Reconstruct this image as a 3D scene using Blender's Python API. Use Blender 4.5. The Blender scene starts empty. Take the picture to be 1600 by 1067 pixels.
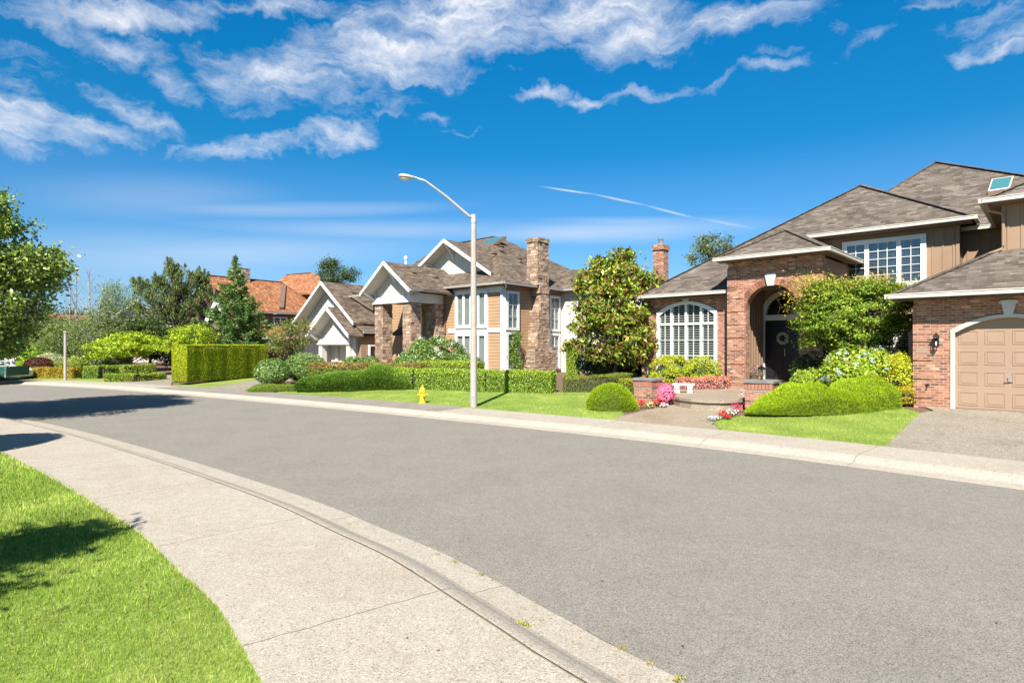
import bpy, math, random
import numpy as np
from mathutils import Vector, Matrix
random.seed(7); RNG = np.random.default_rng(11)
C = bpy.context.scene.collection
SC = bpy.context.scene
# ------------------------------------------------------------------ camera, sky, sun, exposure
F, CH, HY = 920.0, 2.1, 541.0          # focal length in photo pixels, eye height, horizon row
cam = bpy.data.cameras.new('camera'); cam_o = bpy.data.objects.new('camera', cam); C.objects.link(cam_o)
cam_o.location = (0, 0, CH); cam_o.rotation_euler = (math.pi/2, 0, 0)
cam.sensor_width = 36; cam.lens = 36*F/1600; cam.shift_y = (HY-533.5)/1600; cam.clip_end = 3000; cam.clip_start = .05
SC.camera = cam_o
SC.cycles.use_denoising = True; SC.cycles.max_bounces = 6; SC.cycles.diffuse_bounces = 3; SC.cycles.glossy_bounces = 3; SC.cycles.transparent_max_bounces = 10; SC.cycles.transmission_bounces = 3
SC.cycles.sample_clamp_indirect = 6
SC.view_settings.view_transform = 'Standard'; SC.view_settings.look = 'None'
SC.view_settings.exposure = 1.15; SC.view_settings.gamma = 1
SUN_D = Vector((.24, .97, 0)).normalized(); SUN_EL = math.radians(44)
SUN_D = Vector((SUN_D.x*math.cos(SUN_EL), SUN_D.y*math.cos(SUN_EL), -math.sin(SUN_EL)))
sun = bpy.data.lights.new('sun', 'SUN'); sun.energy = 5; sun.angle = math.radians(.5); sun.color = (1, .94, .84)
sun_o = bpy.data.objects.new('sun', sun); C.objects.link(sun_o); sun_o.location = (-10, -40, 40)
sun_o.rotation_euler = SUN_D.to_track_quat('-Z', 'Y').to_euler()

def nodes(nt):
    N, L = nt.nodes, nt.links
    def n(t, **k):
        x = N.new(t)
        for a, b in k.items():
            if a == 'ins':
                for i, v in b.items(): x.inputs[i].default_value = v
            else: setattr(x, a, b)
        return x
    return n, L.new
def azel(px, py):
    x, z = (px-800)/F, -(py-HY)/F
    return math.atan2(x, 1)*10, math.atan2(z, math.hypot(x, 1))*10
W = bpy.data.worlds.new('World'); SC.world = W; W.use_nodes = True
W.cycles.sampling_method = 'MANUAL'; W.cycles.sample_map_resolution = 512
W.node_tree.nodes.clear(); n, L = nodes(W.node_tree)
sky = n('ShaderNodeTexSky', sky_type='NISHITA', sun_disc=False, sun_elevation=SUN_EL, sun_rotation=math.radians(180+13.9), altitude=0, air_density=1.0, dust_density=.3, ozone_density=2.5)
tc = n('ShaderNodeTexCoord'); sep = n('ShaderNodeSeparateXYZ'); L(tc.outputs['Generated'], sep.inputs[0])
def M(op, a, b=None, c=None):
    x = n('ShaderNodeMath', operation=op)
    for i, v in enumerate((a, b, c)):
        if v is None: continue
        if isinstance(v, (int, float)): x.inputs[i].default_value = v
        else: L(v, x.inputs[i])
    return x.outputs[0]
az = M('MULTIPLY', M('ARCTAN2', sep.outputs[0], sep.outputs[1]), 10)
el = M('MULTIPLY', M('ARCSINE', sep.outputs[2]), 10)
ae = n('ShaderNodeCombineXYZ'); L(az, ae.inputs[0]); L(el, ae.inputs[1])
wn = n('ShaderNodeTexNoise', ins={'Scale': .9, 'Detail': 5.0, 'Roughness': .6}); L(ae.outputs[0], wn.inputs['Vector'])
wv = n('ShaderNodeVectorMath', operation='SUBTRACT'); L(wn.outputs['Color'], wv.inputs[0]); wv.inputs[1].default_value = (.5, .5, .5)
ws = n('ShaderNodeVectorMath', operation='SCALE'); L(wv.outputs[0], ws.inputs[0]); ws.inputs['Scale'].default_value = 1.1
wa = n('ShaderNodeVectorMath', operation='ADD'); L(ae.outputs[0], wa.inputs[0]); L(ws.outputs[0], wa.inputs[1])
def stroke_mask(lst, src, WD=1.35):
    acc = None
    for x0, y0, x1, y1, w, s in lst:
        a0, e0 = azel(x0, y0); a1, e1 = azel(x1, y1)
        cx, cy = (a0+a1)/2, (e0+e1)/2; hl = max(math.hypot(a1-a0, e1-e0)/2, .05); ang = math.atan2(e1-e0, a1-a0)
        hw = w/F*10
        mp = n('ShaderNodeMapping', vector_type='TEXTURE'); L(src, mp.inputs[0])
        mp.inputs['Location'].default_value = (cx, cy, 0); mp.inputs['Rotation'].default_value = (0, 0, ang)
        mp.inputs['Scale'].default_value = (hl+hw*.6, hw, 1)
        ln = n('ShaderNodeVectorMath', operation='LENGTH'); L(mp.outputs[0], ln.inputs[0])
        mr = n('ShaderNodeMapRange', interpolation_type='SMOOTHSTEP', ins={1: WD, 2: 0.0, 3: 0.0, 4: s}); L(ln.outputs['Value'], mr.inputs[0])
        acc = mr.outputs[0] if acc is None else M('MAXIMUM', acc, mr.outputs[0])
    return acc
CL = [(380, 130, 520, 95, 42, 1.0), (500, 95, 700, 60, 62, 1.1), (600, 30, 860, 10, 60, 1.1), (640, 100, 760, 60, 45, .85), (820, 20, 1060, 8, 34, 1.1),
      (920, 60, 1060, 45, 30, 1.0), (1040, 40, 1290, 0, 20, .9), (0, 5, 330, 14, 18, .95), (330, 5, 520, 3, 12, .85), (-60, 170, 60, 205, 40, 1.05),
      (60, 205, 190, 200, 22, .9), (0, 150, 90, 180, 22, .8), (125, 70, 250, 68, 17, .9), (210, 45, 255, 75, 16, .7), (140, 135, 280, 205, 17, .8), (170, 150, 240, 175, 22, .6),
      (240, 100, 330, 150, 22, .75), (330, 100, 400, 150, 25, .7), (300, 60, 420, 105, 22, .5), (290, 232, 470, 222, 15, 1.0), (460, 222, 590, 195, 17, 1.0), (520, 190, 590, 185, 15, .7), (235, 232, 300, 225, 6, .6), (-20, 85, 90, 110, 22, .45), (60, 20, 180, 60, 20, .5),
      (815, 158, 880, 150, 11, .9), (880, 165, 960, 150, 10, .95), (940, 155, 1090, 125, 10, .85), (1090, 128, 1150, 118, 9, .7), (1150, 120, 1250, 95, 10, .6), (1200, 85, 1260, 75, 8, .4),
      (1300, 85, 1420, 50, 10, .5), (1400, 70, 1600, 25, 12, .6), (1470, 92, 1660, 75, 10, .75), (1500, 75, 1650, 50, 13, .6), (1290, 40, 1330, 50, 10, .4), (1380, 20, 1600, 0, 12, .45),
      (640, 187, 705, 183, 7, .5), (690, 202, 750, 185, 4, .45), (800, 80, 900, 60, 18, .55), (915, 80, 930, 85, 8, .4), (780, 127, 820, 125, 5, .4)]
SOFT = [(150, 320, 700, 322, 12, .35), (300, 350, 900, 352, 16, .30), (60, 395, 650, 385, 26, .36), (720, 362, 1180, 352, 18, .55), (840, 345, 1120, 345, 8, .35), (60, 300, 420, 310, 30, .22), (-50, 400, 500, 400, 40, .25)]
TR = [(848, 292, 930, 304, 1.6, .7), (925, 303, 1010, 321, 1.8, .6), (1005, 320, 1090, 342, 2.0, .5), (1085, 340, 1185, 358, 3.4, .35)]
mask = stroke_mask(CL, wa.outputs[0], 1.75)
def fib(rot, sx, sy, sc, det, rough, src, dist=.25):
    m_ = n('ShaderNodeMapping'); L(src, m_.inputs[0]); m_.inputs['Rotation'].default_value = (0, 0, math.radians(rot)); m_.inputs['Scale'].default_value = (sx, sy, 1)
    t_ = n('ShaderNodeTexNoise', ins={'Scale': sc, 'Detail': det, 'Roughness': rough, 'Distortion': dist}); L(m_.outputs[0], t_.inputs['Vector']); return M('SUBTRACT', t_.outputs[0], .5)
lum = fib(-20, 1, 1.5, 1.6, 8.0, .68, ae.outputs[0])
fa_ = fib(-42, .45, 2.8, 1.5, 6.0, .62, wa.outputs[0], .3); fb_ = fib(30, .4, 2.8, 1.3, 6.0, .62, wa.outputs[0], .3)
nz = M('ADD', M('MULTIPLY', lum, 1.5), M('MULTIPLY', M('MAXIMUM', fa_, fb_), 2.3))
dens = M('DIVIDE', M('SUBTRACT', M('ADD', mask, M('MULTIPLY', nz, M('ADD', M('MULTIPLY', mask, .35), .55))), .30), 1.15)
dens = M('POWER', M('MULTIPLY', M('MINIMUM', M('MAXIMUM', dens, 0), 1), M('MINIMUM', M('MULTIPLY', mask, 5), 1)), 1.25)
sn = n('ShaderNodeTexNoise', ins={'Scale': .7, 'Detail': 4.0}); mp2 = n('ShaderNodeMapping'); L(ae.outputs[0], mp2.inputs[0]); mp2.inputs['Scale'].default_value = (.35, 3, 1); L(mp2.outputs[0], sn.inputs['Vector'])
soft = M('MULTIPLY', stroke_mask(SOFT, ae.outputs[0]), M('ADD', M('MULTIPLY', sn.outputs[0], 1.2), .2))
trail = stroke_mask(TR, ae.outputs[0])
dens = M('MAXIMUM', M('MAXIMUM', M('MULTIPLY', dens, .93), soft), trail)
er = n('ShaderNodeValToRGB'); L(M('DIVIDE', M('ARCSINE', sep.outputs[2]), 1.2), er.inputs[0]); e_ = er.color_ramp.elements
ES = [(0, (.40, .54, .84)), (.055, (.37, .54, .74)), (.127, (.31, .58, .77)), (.213, (.18, .57, .80)), (.256, (.06, .55, .78)), (.358, (.03, .60, .87)), (.44, (.02, .63, .95)), (.60, (.38, .49, .60)), (1, (.46, .53, .60))]
while len(e_) < len(ES): e_.new(.5)
for q, (p_, c_) in zip(e_, ES): q.position = p_; q.color = (*c_, 1)
tint = n('ShaderNodeMix', data_type='RGBA', blend_type='MULTIPLY'); tint.inputs[0].default_value = 1
L(sky.outputs[0], tint.inputs[6]); L(er.outputs[0], tint.inputs[7])
cm = n('ShaderNodeMix', data_type='RGBA'); L(dens, cm.inputs[0]); L(tint.outputs[2], cm.inputs[6]); cm.inputs[7].default_value = (5.3, 5.45, 5.8, 1)
bg = n('ShaderNodeBackground'); L(cm.outputs[2], bg.inputs[0]); bg.inputs[1].default_value = .08
wo = n('ShaderNodeOutputWorld'); L(bg.outputs[0], wo.inputs[0])

# ------------------------------------------------------------------ materials
MATS = {}
def mat(name, base=(.5, .5, .5), rough=.7, metal=0, spec=.4, build=None, bump=None):
    if name in MATS: return MATS[name]
    m = bpy.data.materials.new(name); m.use_nodes = True; nt = m.node_tree; p = nt.nodes['Principled BSDF']
    p.inputs['Base Color'].default_value = (*base, 1); p.inputs['Roughness'].default_value = rough
    p.inputs['Metallic'].default_value = metal; p.inputs['Specular IOR Level'].default_value = spec
    nn, LL = nodes(nt)
    if build: build(nn, LL, p)
    MATS[name] = m; return m
def ramp(nn, stops):
    r = nn('ShaderNodeValToRGB'); e = r.color_ramp.elements
    while len(e) > len(stops): e.remove(e[-1])
    while len(e) < len(stops): e.new(.5)
    for el_, (p, c) in zip(e, stops): el_.position = p; el_.color = (*c, 1)
    return r
def mixc(nn, LL, f, a, b, mode='MIX'):
    x = nn('ShaderNodeMix', data_type='RGBA', blend_type=mode)
    for i, v in ((0, f), (6, a), (7, b)):
        if isinstance(v, (int, float)): x.inputs[i].default_value = v
        elif isinstance(v, tuple): x.inputs[i].default_value = (*v, 1)
        else: LL(v, x.inputs[i])
    return x.outputs[2]
def obump(nn, LL, p, h, s=.3, d=.02):
    b = nn('ShaderNodeBump', ins={'Strength': s, 'Distance': d}); LL(h, b.inputs['Height']); LL(b.outputs[0], p.inputs['Normal'])
def varied(c1, c2, scale=3, detail=5, fine=60, fs=.12, b=.15):
    def f(nn, LL, p):
        t = nn('ShaderNodeTexCoord')
        a = nn('ShaderNodeTexNoise', ins={'Scale': float(scale), 'Detail': float(detail), 'Roughness': .6}); LL(t.outputs['Object'], a.inputs['Vector'])
        r = ramp(nn, [(.3, c1), (.7, c2)]); LL(a.outputs[0], r.inputs[0])
        g = nn('ShaderNodeTexNoise', ins={'Scale': float(fine), 'Detail': 3.0}); LL(t.outputs['Object'], g.inputs['Vector'])
        r2 = ramp(nn, [(.3, (1-fs,)*3), (.7, (1+fs,)*3)]); LL(g.outputs[0], r2.inputs[0])
        LL(mixc(nn, LL, 1.0, r.outputs[0], r2.outputs[0], 'MULTIPLY'), p.inputs['Base Color'])
        obump(nn, LL, p, g.outputs[0], b, .01)
    return f
def aggregate(c_lo, c_hi, dark, scale, spd, joints=None, stain=(.8, .75, .66)):
    def f(nn, LL, p):
        t = nn('ShaderNodeTexCoord')
        v = nn('ShaderNodeTexVoronoi', feature='F1', ins={'Scale': float(scale), 'Randomness': 1.0}); LL(t.outputs['Object'], v.inputs['Vector'])
        bw = nn('ShaderNodeSeparateXYZ'); LL(v.outputs['Color'], bw.inputs[0])
        r = ramp(nn, [(0, dark), (spd, tuple(.5*(a+b) for a, b in zip(dark, c_lo))), (spd+.12, c_lo), (.75, c_hi), (1, tuple(min(1, x*1.25) for x in c_hi))]); LL(bw.outputs[0], r.inputs[0])
        g = nn('ShaderNodeTexNoise', ins={'Scale': .9, 'Detail': 6.0, 'Roughness': .62}); LL(t.outputs['Object'], g.inputs['Vector'])
        r2 = ramp(nn, [(.3, stain), (.5, (1, 1, 1)), (.75, (1.06, 1.06, 1.05))]); LL(g.outputs[0], r2.inputs[0])
        c = mixc(nn, LL, 1.0, r.outputs[0], r2.outputs[0], 'MULTIPLY')
        g2 = nn('ShaderNodeTexNoise', ins={'Scale': 7.0, 'Detail': 6.0, 'Roughness': .7}); LL(t.outputs['Object'], g2.inputs['Vector'])
        r3 = ramp(nn, [(.3, (.9, .9, .89)), (.65, (1.06, 1.06, 1.06))]); LL(g2.outputs[0], r3.inputs[0])
        c = mixc(nn, LL, 1.0, c, r3.outputs[0], 'MULTIPLY')
        h = v.outputs['Distance']
        if joints:
            uv = nn('ShaderNodeUVMap'); s = nn('ShaderNodeSeparateXYZ'); LL(uv.outputs[0], s.inputs[0])
            def m(op, a, b=None):
                x = nn('ShaderNodeMath', operation=op)
                for i, q in enumerate((a, b)):
                    if q is None: continue
                    if isinstance(q, (int, float)): x.inputs[i].default_value = q
                    else: LL(q, x.inputs[i])
                return x.outputs[0]
            wob = nn('ShaderNodeTexNoise', ins={'Scale': 6.0, 'Detail': 3.0}); LL(t.outputs['Object'], wob.inputs['Vector'])
            fr = m('ABSOLUTE', m('SUBTRACT', m('FRACT', m('DIVIDE', m('ADD', m('ADD', s.outputs[0], m('MULTIPLY', wob.outputs[0], .05)), joints[1]), joints[0])), .5))
            ln = m('LESS_THAN', fr, joints[2]/joints[0])
            c = mixc(nn, LL, ln, c, (.17, .15, .11))
        LL(c, p.inputs['Base Color']); obump(nn, LL, p, h, .35, .01)
    return f
JA = 0.0
mat('asphalt', rough=.88, spec=.3, build=aggregate((.172, .158, .135), (.238, .220, .190), (.09, .082, .07), 125, .08, stain=(.92, .915, .91)))
mat('concrete', rough=.85, build=aggregate((.325, .288, .236), (.385, .347, .29), (.17, .14, .105), 115, .07, joints=(2.85, .62, .007), stain=(.93, .90, .85)))
mat('concrete_plain', rough=.85, build=aggregate((.32, .29, .24), (.42, .38, .33), (.22, .19, .15), 85, .07, stain=(.84, .8, .73)))
mat('path_concrete', rough=.85, build=aggregate((.235, .188, .135), (.31, .255, .19), (.13, .10, .075), 60, .07, stain=(.8, .74, .66)))
mat('drive_concrete', rough=.85, build=aggregate((.215, .188, .145), (.30, .268, .215), (.12, .10, .078), 55, .12, stain=(.82, .79, .74)))
mat('dark_apron', rough=.85, build=aggregate((.20, .178, .15), (.265, .24, .21), (.15, .13, .11), 85, .1, stain=(.8, .77, .73)))
mat('joint_gap', rough=1, build=varied((.11, .10, .07), (.24, .21, .15), 5))
mat('soil', rough=1, build=varied((.10, .058, .036), (.19, .12, .08), 9, fine=50, fs=.4, b=.6))
mat('lawn', rough=.9, build=varied((.125, .20, .024), (.25, .31, .065), .9, fine=30, fs=.35, b=.5))
mat('far_ground', rough=.95, build=varied((.06, .09, .02), (.11, .15, .035), .3, fine=5, fs=.3))
def brick(c1, c2, mort, bw=.22, bh=.075, dark=(.09, .05, .045), blend=.12, mort_s=.011):
    def f(nn, LL, p):
        uv = nn('ShaderNodeUVMap')
        b = nn('ShaderNodeTexBrick', offset=.5, ins={'Scale': 1.0, 'Mortar Size': mort_s, 'Mortar Smooth': .2, 'Bias': 0.0, 'Brick Width': bw, 'Row Height': bh})
        b.inputs['Color1'].default_value = (0, 0, 0, 1); b.inputs['Color2'].default_value = (1, 1, 1, 1); b.inputs['Mortar'].default_value = (.5, .5, .5, 1)
        LL(uv.outputs[0], b.inputs['Vector'])
        r = ramp(nn, [(0, dark), (blend, dark), (blend+.06, c1), (.6, tuple((x+y)/2 for x, y in zip(c1, c2))), (.9, c2), (1, tuple(min(1, x*1.5+.05) for x in c2))]); LL(b.outputs['Color'], r.inputs[0])
        g = nn('ShaderNodeTexNoise', ins={'Scale': 5.0, 'Detail': 6.0, 'Roughness': .7}); LL(uv.outputs[0], g.inputs['Vector'])
        r2 = ramp(nn, [(.3, (.8, .78, .78)), (.7, (1.15, 1.15, 1.12))]); LL(g.outputs[0], r2.inputs[0])
        c = mixc(nn, LL, b.outputs['Fac'], r.outputs[0], mort)
        LL(mixc(nn, LL, 1.0, c, r2.outputs[0], 'MULTIPLY'), p.inputs['Base Color'])
        iv = nn('ShaderNodeMath', operation='SUBTRACT'); iv.inputs[0].default_value = 1; LL(b.outputs['Fac'], iv.inputs[1])
        obump(nn, LL, p, iv.outputs[0], .6, .008)
    return f
mat('brick', rough=.85, build=brick((.23, .083, .05), (.40, .185, .118), (.36, .27, .20), dark=(.12, .062, .05), bw=.2, blend=.08))
def vcol(nn, LL, p):
    a = nn('ShaderNodeAttribute', attribute_name='Col'); g = nn('ShaderNodeTexNoise', ins={'Scale': 25.0, 'Detail': 4.0})
    t = nn('ShaderNodeTexCoord'); LL(t.outputs['Object'], g.inputs['Vector'])
    r2 = ramp(nn, [(.3, (.82, .82, .82)), (.7, (1.15, 1.15, 1.15))]); LL(g.outputs[0], r2.inputs[0])
    LL(mixc(nn, LL, 1.0, a.outputs['Color'], r2.outputs[0], 'MULTIPLY'), p.inputs['Base Color']); obump(nn, LL, p, g.outputs[0], .4, .02)
mat('stone', rough=.85, build=vcol)
mat('mortar', (.2, .17, .14), .95)
def shingle(cols, bw=.33, bh=.17, dark=.35):
    def f(nn, LL, p):
        uv = nn('ShaderNodeUVMap')
        def br(w, off, seed):
            mp = nn('ShaderNodeMapping'); LL(uv.outputs[0], mp.inputs[0]); mp.inputs['Location'].default_value = (seed, 0, 0)
            b = nn('ShaderNodeTexBrick', offset=off, ins={'Scale': 1.0, 'Mortar Size': .006, 'Mortar Smooth': .1, 'Bias': 0.0, 'Brick Width': w, 'Row Height': bh})
            b.inputs['Color1'].default_value = (0, 0, 0, 1); b.inputs['Color2'].default_value = (1, 1, 1, 1); b.inputs['Mortar'].default_value = (.4, .4, .4, 1)
            LL(mp.outputs[0], b.inputs['Vector']); return b
        b = br(bw, .43, 0); b2 = br(bw*.61, .3, 3.3)
        av = mixc(nn, LL, .28, b.outputs['Color'], b2.outputs['Color'])
        r = ramp(nn, cols); LL(av, r.inputs[0])
        # each course laps over the next: the butt edge's shadow line is painted dark, with a step in height
        s = nn('ShaderNodeSeparateXYZ'); LL(uv.outputs[0], s.inputs[0])
        dv = nn('ShaderNodeMath', operation='DIVIDE'); LL(s.outputs[1], dv.inputs[0]); dv.inputs[1].default_value = bh
        fr = nn('ShaderNodeMath', operation='FRACT'); LL(dv.outputs[0], fr.inputs[0])
        r3 = ramp(nn, [(0, (dark,)*3), (.10, (dark,)*3), (.2, (1, 1, 1)), (1, (1, 1, 1))]); LL(fr.outputs[0], r3.inputs[0])
        g = nn('ShaderNodeTexNoise', ins={'Scale': .8, 'Detail': 5.0}); LL(uv.outputs[0], g.inputs['Vector'])
        r2 = ramp(nn, [(.3, (.86, .85, .84)), (.7, (1.1, 1.1, 1.1))]); LL(g.outputs[0], r2.inputs[0])
        c = mixc(nn, LL, 1.0, r.outputs[0], r3.outputs[0], 'MULTIPLY'); c = mixc(nn, LL, 1.0, c, r2.outputs[0], 'MULTIPLY')
        LL(c, p.inputs['Base Color'])
        iv = nn('ShaderNodeMath', operation='SUBTRACT'); iv.inputs[0].default_value = 1; LL(fr.outputs[0], iv.inputs[1]); obump(nn, LL, p, iv.outputs[0], .5, .012)
    return f
mat('shingle', rough=.95, spec=.2, build=shingle([(0, (.070, .056, .046)), (.25, (.092, .075, .062)), (.5, (.125, .103, .087)), (.75, (.155, .129, .110)), (1, (.21, .178, .153))], .30, .145, .42))
mat('shingle_dark', rough=.95, spec=.2, build=shingle([(0, (.062, .045, .033)), (.3, (.10, .074, .055)), (.6, (.145, .111, .084)), (1, (.21, .17, .135))], .33, .18))
mat('shake_orange', rough=.9, spec=.2, build=shingle([(0, (.15, .06, .028)), (.35, (.26, .105, .05)), (.7, (.34, .15, .075)), (1, (.44, .24, .13))], .2, .24, .5))
mat('shingle_grey', rough=.95, spec=.2, build=shingle([(0, (.07, .07, .075)), (1, (.16, .16, .17))], .33, .2))
def siding(base, h=.19, b2=None):
    def f(nn, LL, p):
        uv = nn('ShaderNodeUVMap'); s = nn('ShaderNodeSeparateXYZ'); LL(uv.outputs[0], s.inputs[0])
        dv = nn('ShaderNodeMath', operation='DIVIDE'); LL(s.outputs[1], dv.inputs[0]); dv.inputs[1].default_value = h
        fr = nn('ShaderNodeMath', operation='FRACT'); LL(dv.outputs[0], fr.inputs[0])
        r3 = ramp(nn, [(0, (.4, .36, .33)), (.07, (.4, .36, .33)), (.12, (1, 1, 1)), (1, (1, 1, 1))]); LL(fr.outputs[0], r3.inputs[0])
        g = nn('ShaderNodeTexNoise', ins={'Scale': 2.0, 'Detail': 5.0}); LL(uv.outputs[0], g.inputs['Vector'])
        r2 = ramp(nn, [(.3, tuple(x*.93 for x in base)), (.7, tuple(x*1.06 for x in base))]); LL(g.outputs[0], r2.inputs[0])
        LL(mixc(nn, LL, 1.0, r2.outputs[0], r3.outputs[0], 'MULTIPLY'), p.inputs['Base Color'])
        iv = nn('ShaderNodeMath', operation='SUBTRACT'); iv.inputs[0].default_value = 1; LL(fr.outputs[0], iv.inputs[1]); obump(nn, LL, p, iv.outputs[0], .6, .02)
    return f
mat('siding_tan', rough=.7, build=siding((.36, .232, .132)))
mat('siding_white', rough=.7, build=siding((.56, .54, .50)))
mat('tan_board', rough=.75, build=varied((.255, .165, .108), (.295, .195, .13), 1.5, fs=.04, b=.05))
mat('brown_board', rough=.75, build=varied((.16, .10, .07), (.19, .125, .09), 1.5, fs=.05))
mat('tan_door', rough=.6, build=varied((.285, .192, .132), (.31, .212, .148), 1.2, fs=.02, b=.03))
mat('white_paint', rough=.5, build=varied((.62, .615, .60), (.70, .69, .67), 2, fs=.02, b=.03))
mat('gutter_paint', rough=.45, build=varied((.46, .43, .37), (.53, .50, .44), 2, fs=.03, b=.03))
mat('grey_gutter', rough=.45, build=varied((.30, .29, .26), (.37, .355, .32), 2, fs=.03, b=.03))
mat('cream_paint', rough=.6, build=varied((.52, .485, .425), (.58, .545, .485), 2, fs=.03, b=.03))
mat('keystone', rough=.8, build=varied((.46, .46, .44), (.58, .57, .54), 4, fs=.06))
mat('cap_stone', rough=.85, build=varied((.14, .13, .12), (.22, .205, .19), 6, fs=.15, b=.4))
mat('black_door', (.012, .012, .016), .35, build=None)
mat('black_metal', (.015, .015, .016), .4, .3)
mat('room_shade', (.03, .03, .032), .9)  # near-black colour standing in for the shade of unlit rooms
mat('curtain', rough=.9, build=varied((.26, .27, .25), (.34, .35, .33), 2, fs=.03))
mat('blind', (.30, .31, .32), .6)
mat('louver', (.66, .65, .62), .5)
mat('metal', (.45, .45, .44), .4, .8)
mat('pole_concrete', rough=.75, build=varied((.30, .28, .245), (.38, .35, .31), 5, fine=160, fs=.15, b=.15))
mat('lamp_metal', rough=.4, metal=.35, build=varied((.42, .42, .41), (.52, .52, .5), 4, fs=.04, b=.04))
mat('lamp_glass', (.62, .55, .42), .25, 0, .5)
mat('hydrant', rough=.45, build=varied((.66, .40, .015), (.76, .50, .04), 7, fs=.05, b=.1))
mat('bark', rough=.95, build=varied((.06, .047, .037), (.125, .10, .08), 8, fine=40, fs=.3, b=.8))
mat('birch_bark', rough=.85, build=varied((.16, .145, .125), (.42, .40, .37), 7, fine=30, fs=.2, b=.3))
mat('twig', (.05, .055, .022), .95); mat('core_green', (.06, .085, .02), .95)  # also fill the solid plant cores, dark for their shaded inside
mat('green_paint', rough=.5, build=varied((.008, .05, .032), (.014, .08, .05), 3, fs=.05))
mat('van_paint', (.62, .64, .67), .3, 0, .6)
mat('rubber', (.02, .02, .02), .9)
mat('red_paint', (.6, .03, .05), .5)
mat('bench_stone', rough=.8, build=varied((.66, .66, .64), (.78, .78, .76), 6, fs=.05, b=.2))
mat('skylight_glass', (.05, .17, .19), .08, 0, .8)
def glass(name, tint=(.9, .95, .95), refl=1.6):
    m = bpy.data.materials.new(name); m.use_nodes = True; nt = m.node_tree; nt.nodes.clear(); nn, LL = nodes(nt)
    ge = nn('ShaderNodeNewGeometry'); im = nn('ShaderNodeMix', data_type='FLOAT'); LL(ge.outputs['Backfacing'], im.inputs[0]); im.inputs[2].default_value = refl; im.inputs[3].default_value = 1/refl
    fr = nn('ShaderNodeFresnel'); LL(im.outputs[0], fr.inputs['IOR']); tr = nn('ShaderNodeBsdfTransparent'); tr.inputs[0].default_value = (*tint, 1)
    gl = nn('ShaderNodeBsdfGlossy', ins={'Roughness': .03}); mx = nn('ShaderNodeMixShader'); LL(fr.outputs[0], mx.inputs[0]); LL(tr.outputs[0], mx.inputs[1]); LL(gl.outputs[0], mx.inputs[2])
    o = nn('ShaderNodeOutputMaterial'); LL(mx.outputs[0], o.inputs[0]); MATS[name] = m; return m
glass('glass', (.75, .8, .8), 1.6); glass('glass_blue', (.55, .62, .66), 2.3)
def leafmat(name, trans=.3, rough=.5, spec=.3, em=None):
    m = bpy.data.materials.new(name); m.use_nodes = True; nt = m.node_tree; p = nt.nodes['Principled BSDF']; nn, LL = nodes(nt)
    a = nn('ShaderNodeAttribute', attribute_name='Col'); LL(a.outputs['Color'], p.inputs['Base Color'])
    p.inputs['Roughness'].default_value = rough; p.inputs['Specular IOR Level'].default_value = spec
    t = nn('ShaderNodeBsdfTranslucent'); y = mixc(nn, LL, 1.0, a.outputs['Color'], (1.25, 1.2, .6), 'MULTIPLY'); LL(y, t.inputs[0])
    mx = nn('ShaderNodeMixShader'); mx.inputs[0].default_value = trans; LL(p.outputs[0], mx.inputs[1]); LL(t.outputs[0], mx.inputs[2])
    LL(mx.outputs[0], nt.nodes['Material Output'].inputs[0]); MATS[name] = m
leafmat('leaf'); leafmat('leaf_glossy', .2, .42, .4); leafmat('needle', .15, .6, .2); leafmat('petal', .3, .7, .1); leafmat('grass', .3, .6, .2)

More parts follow.
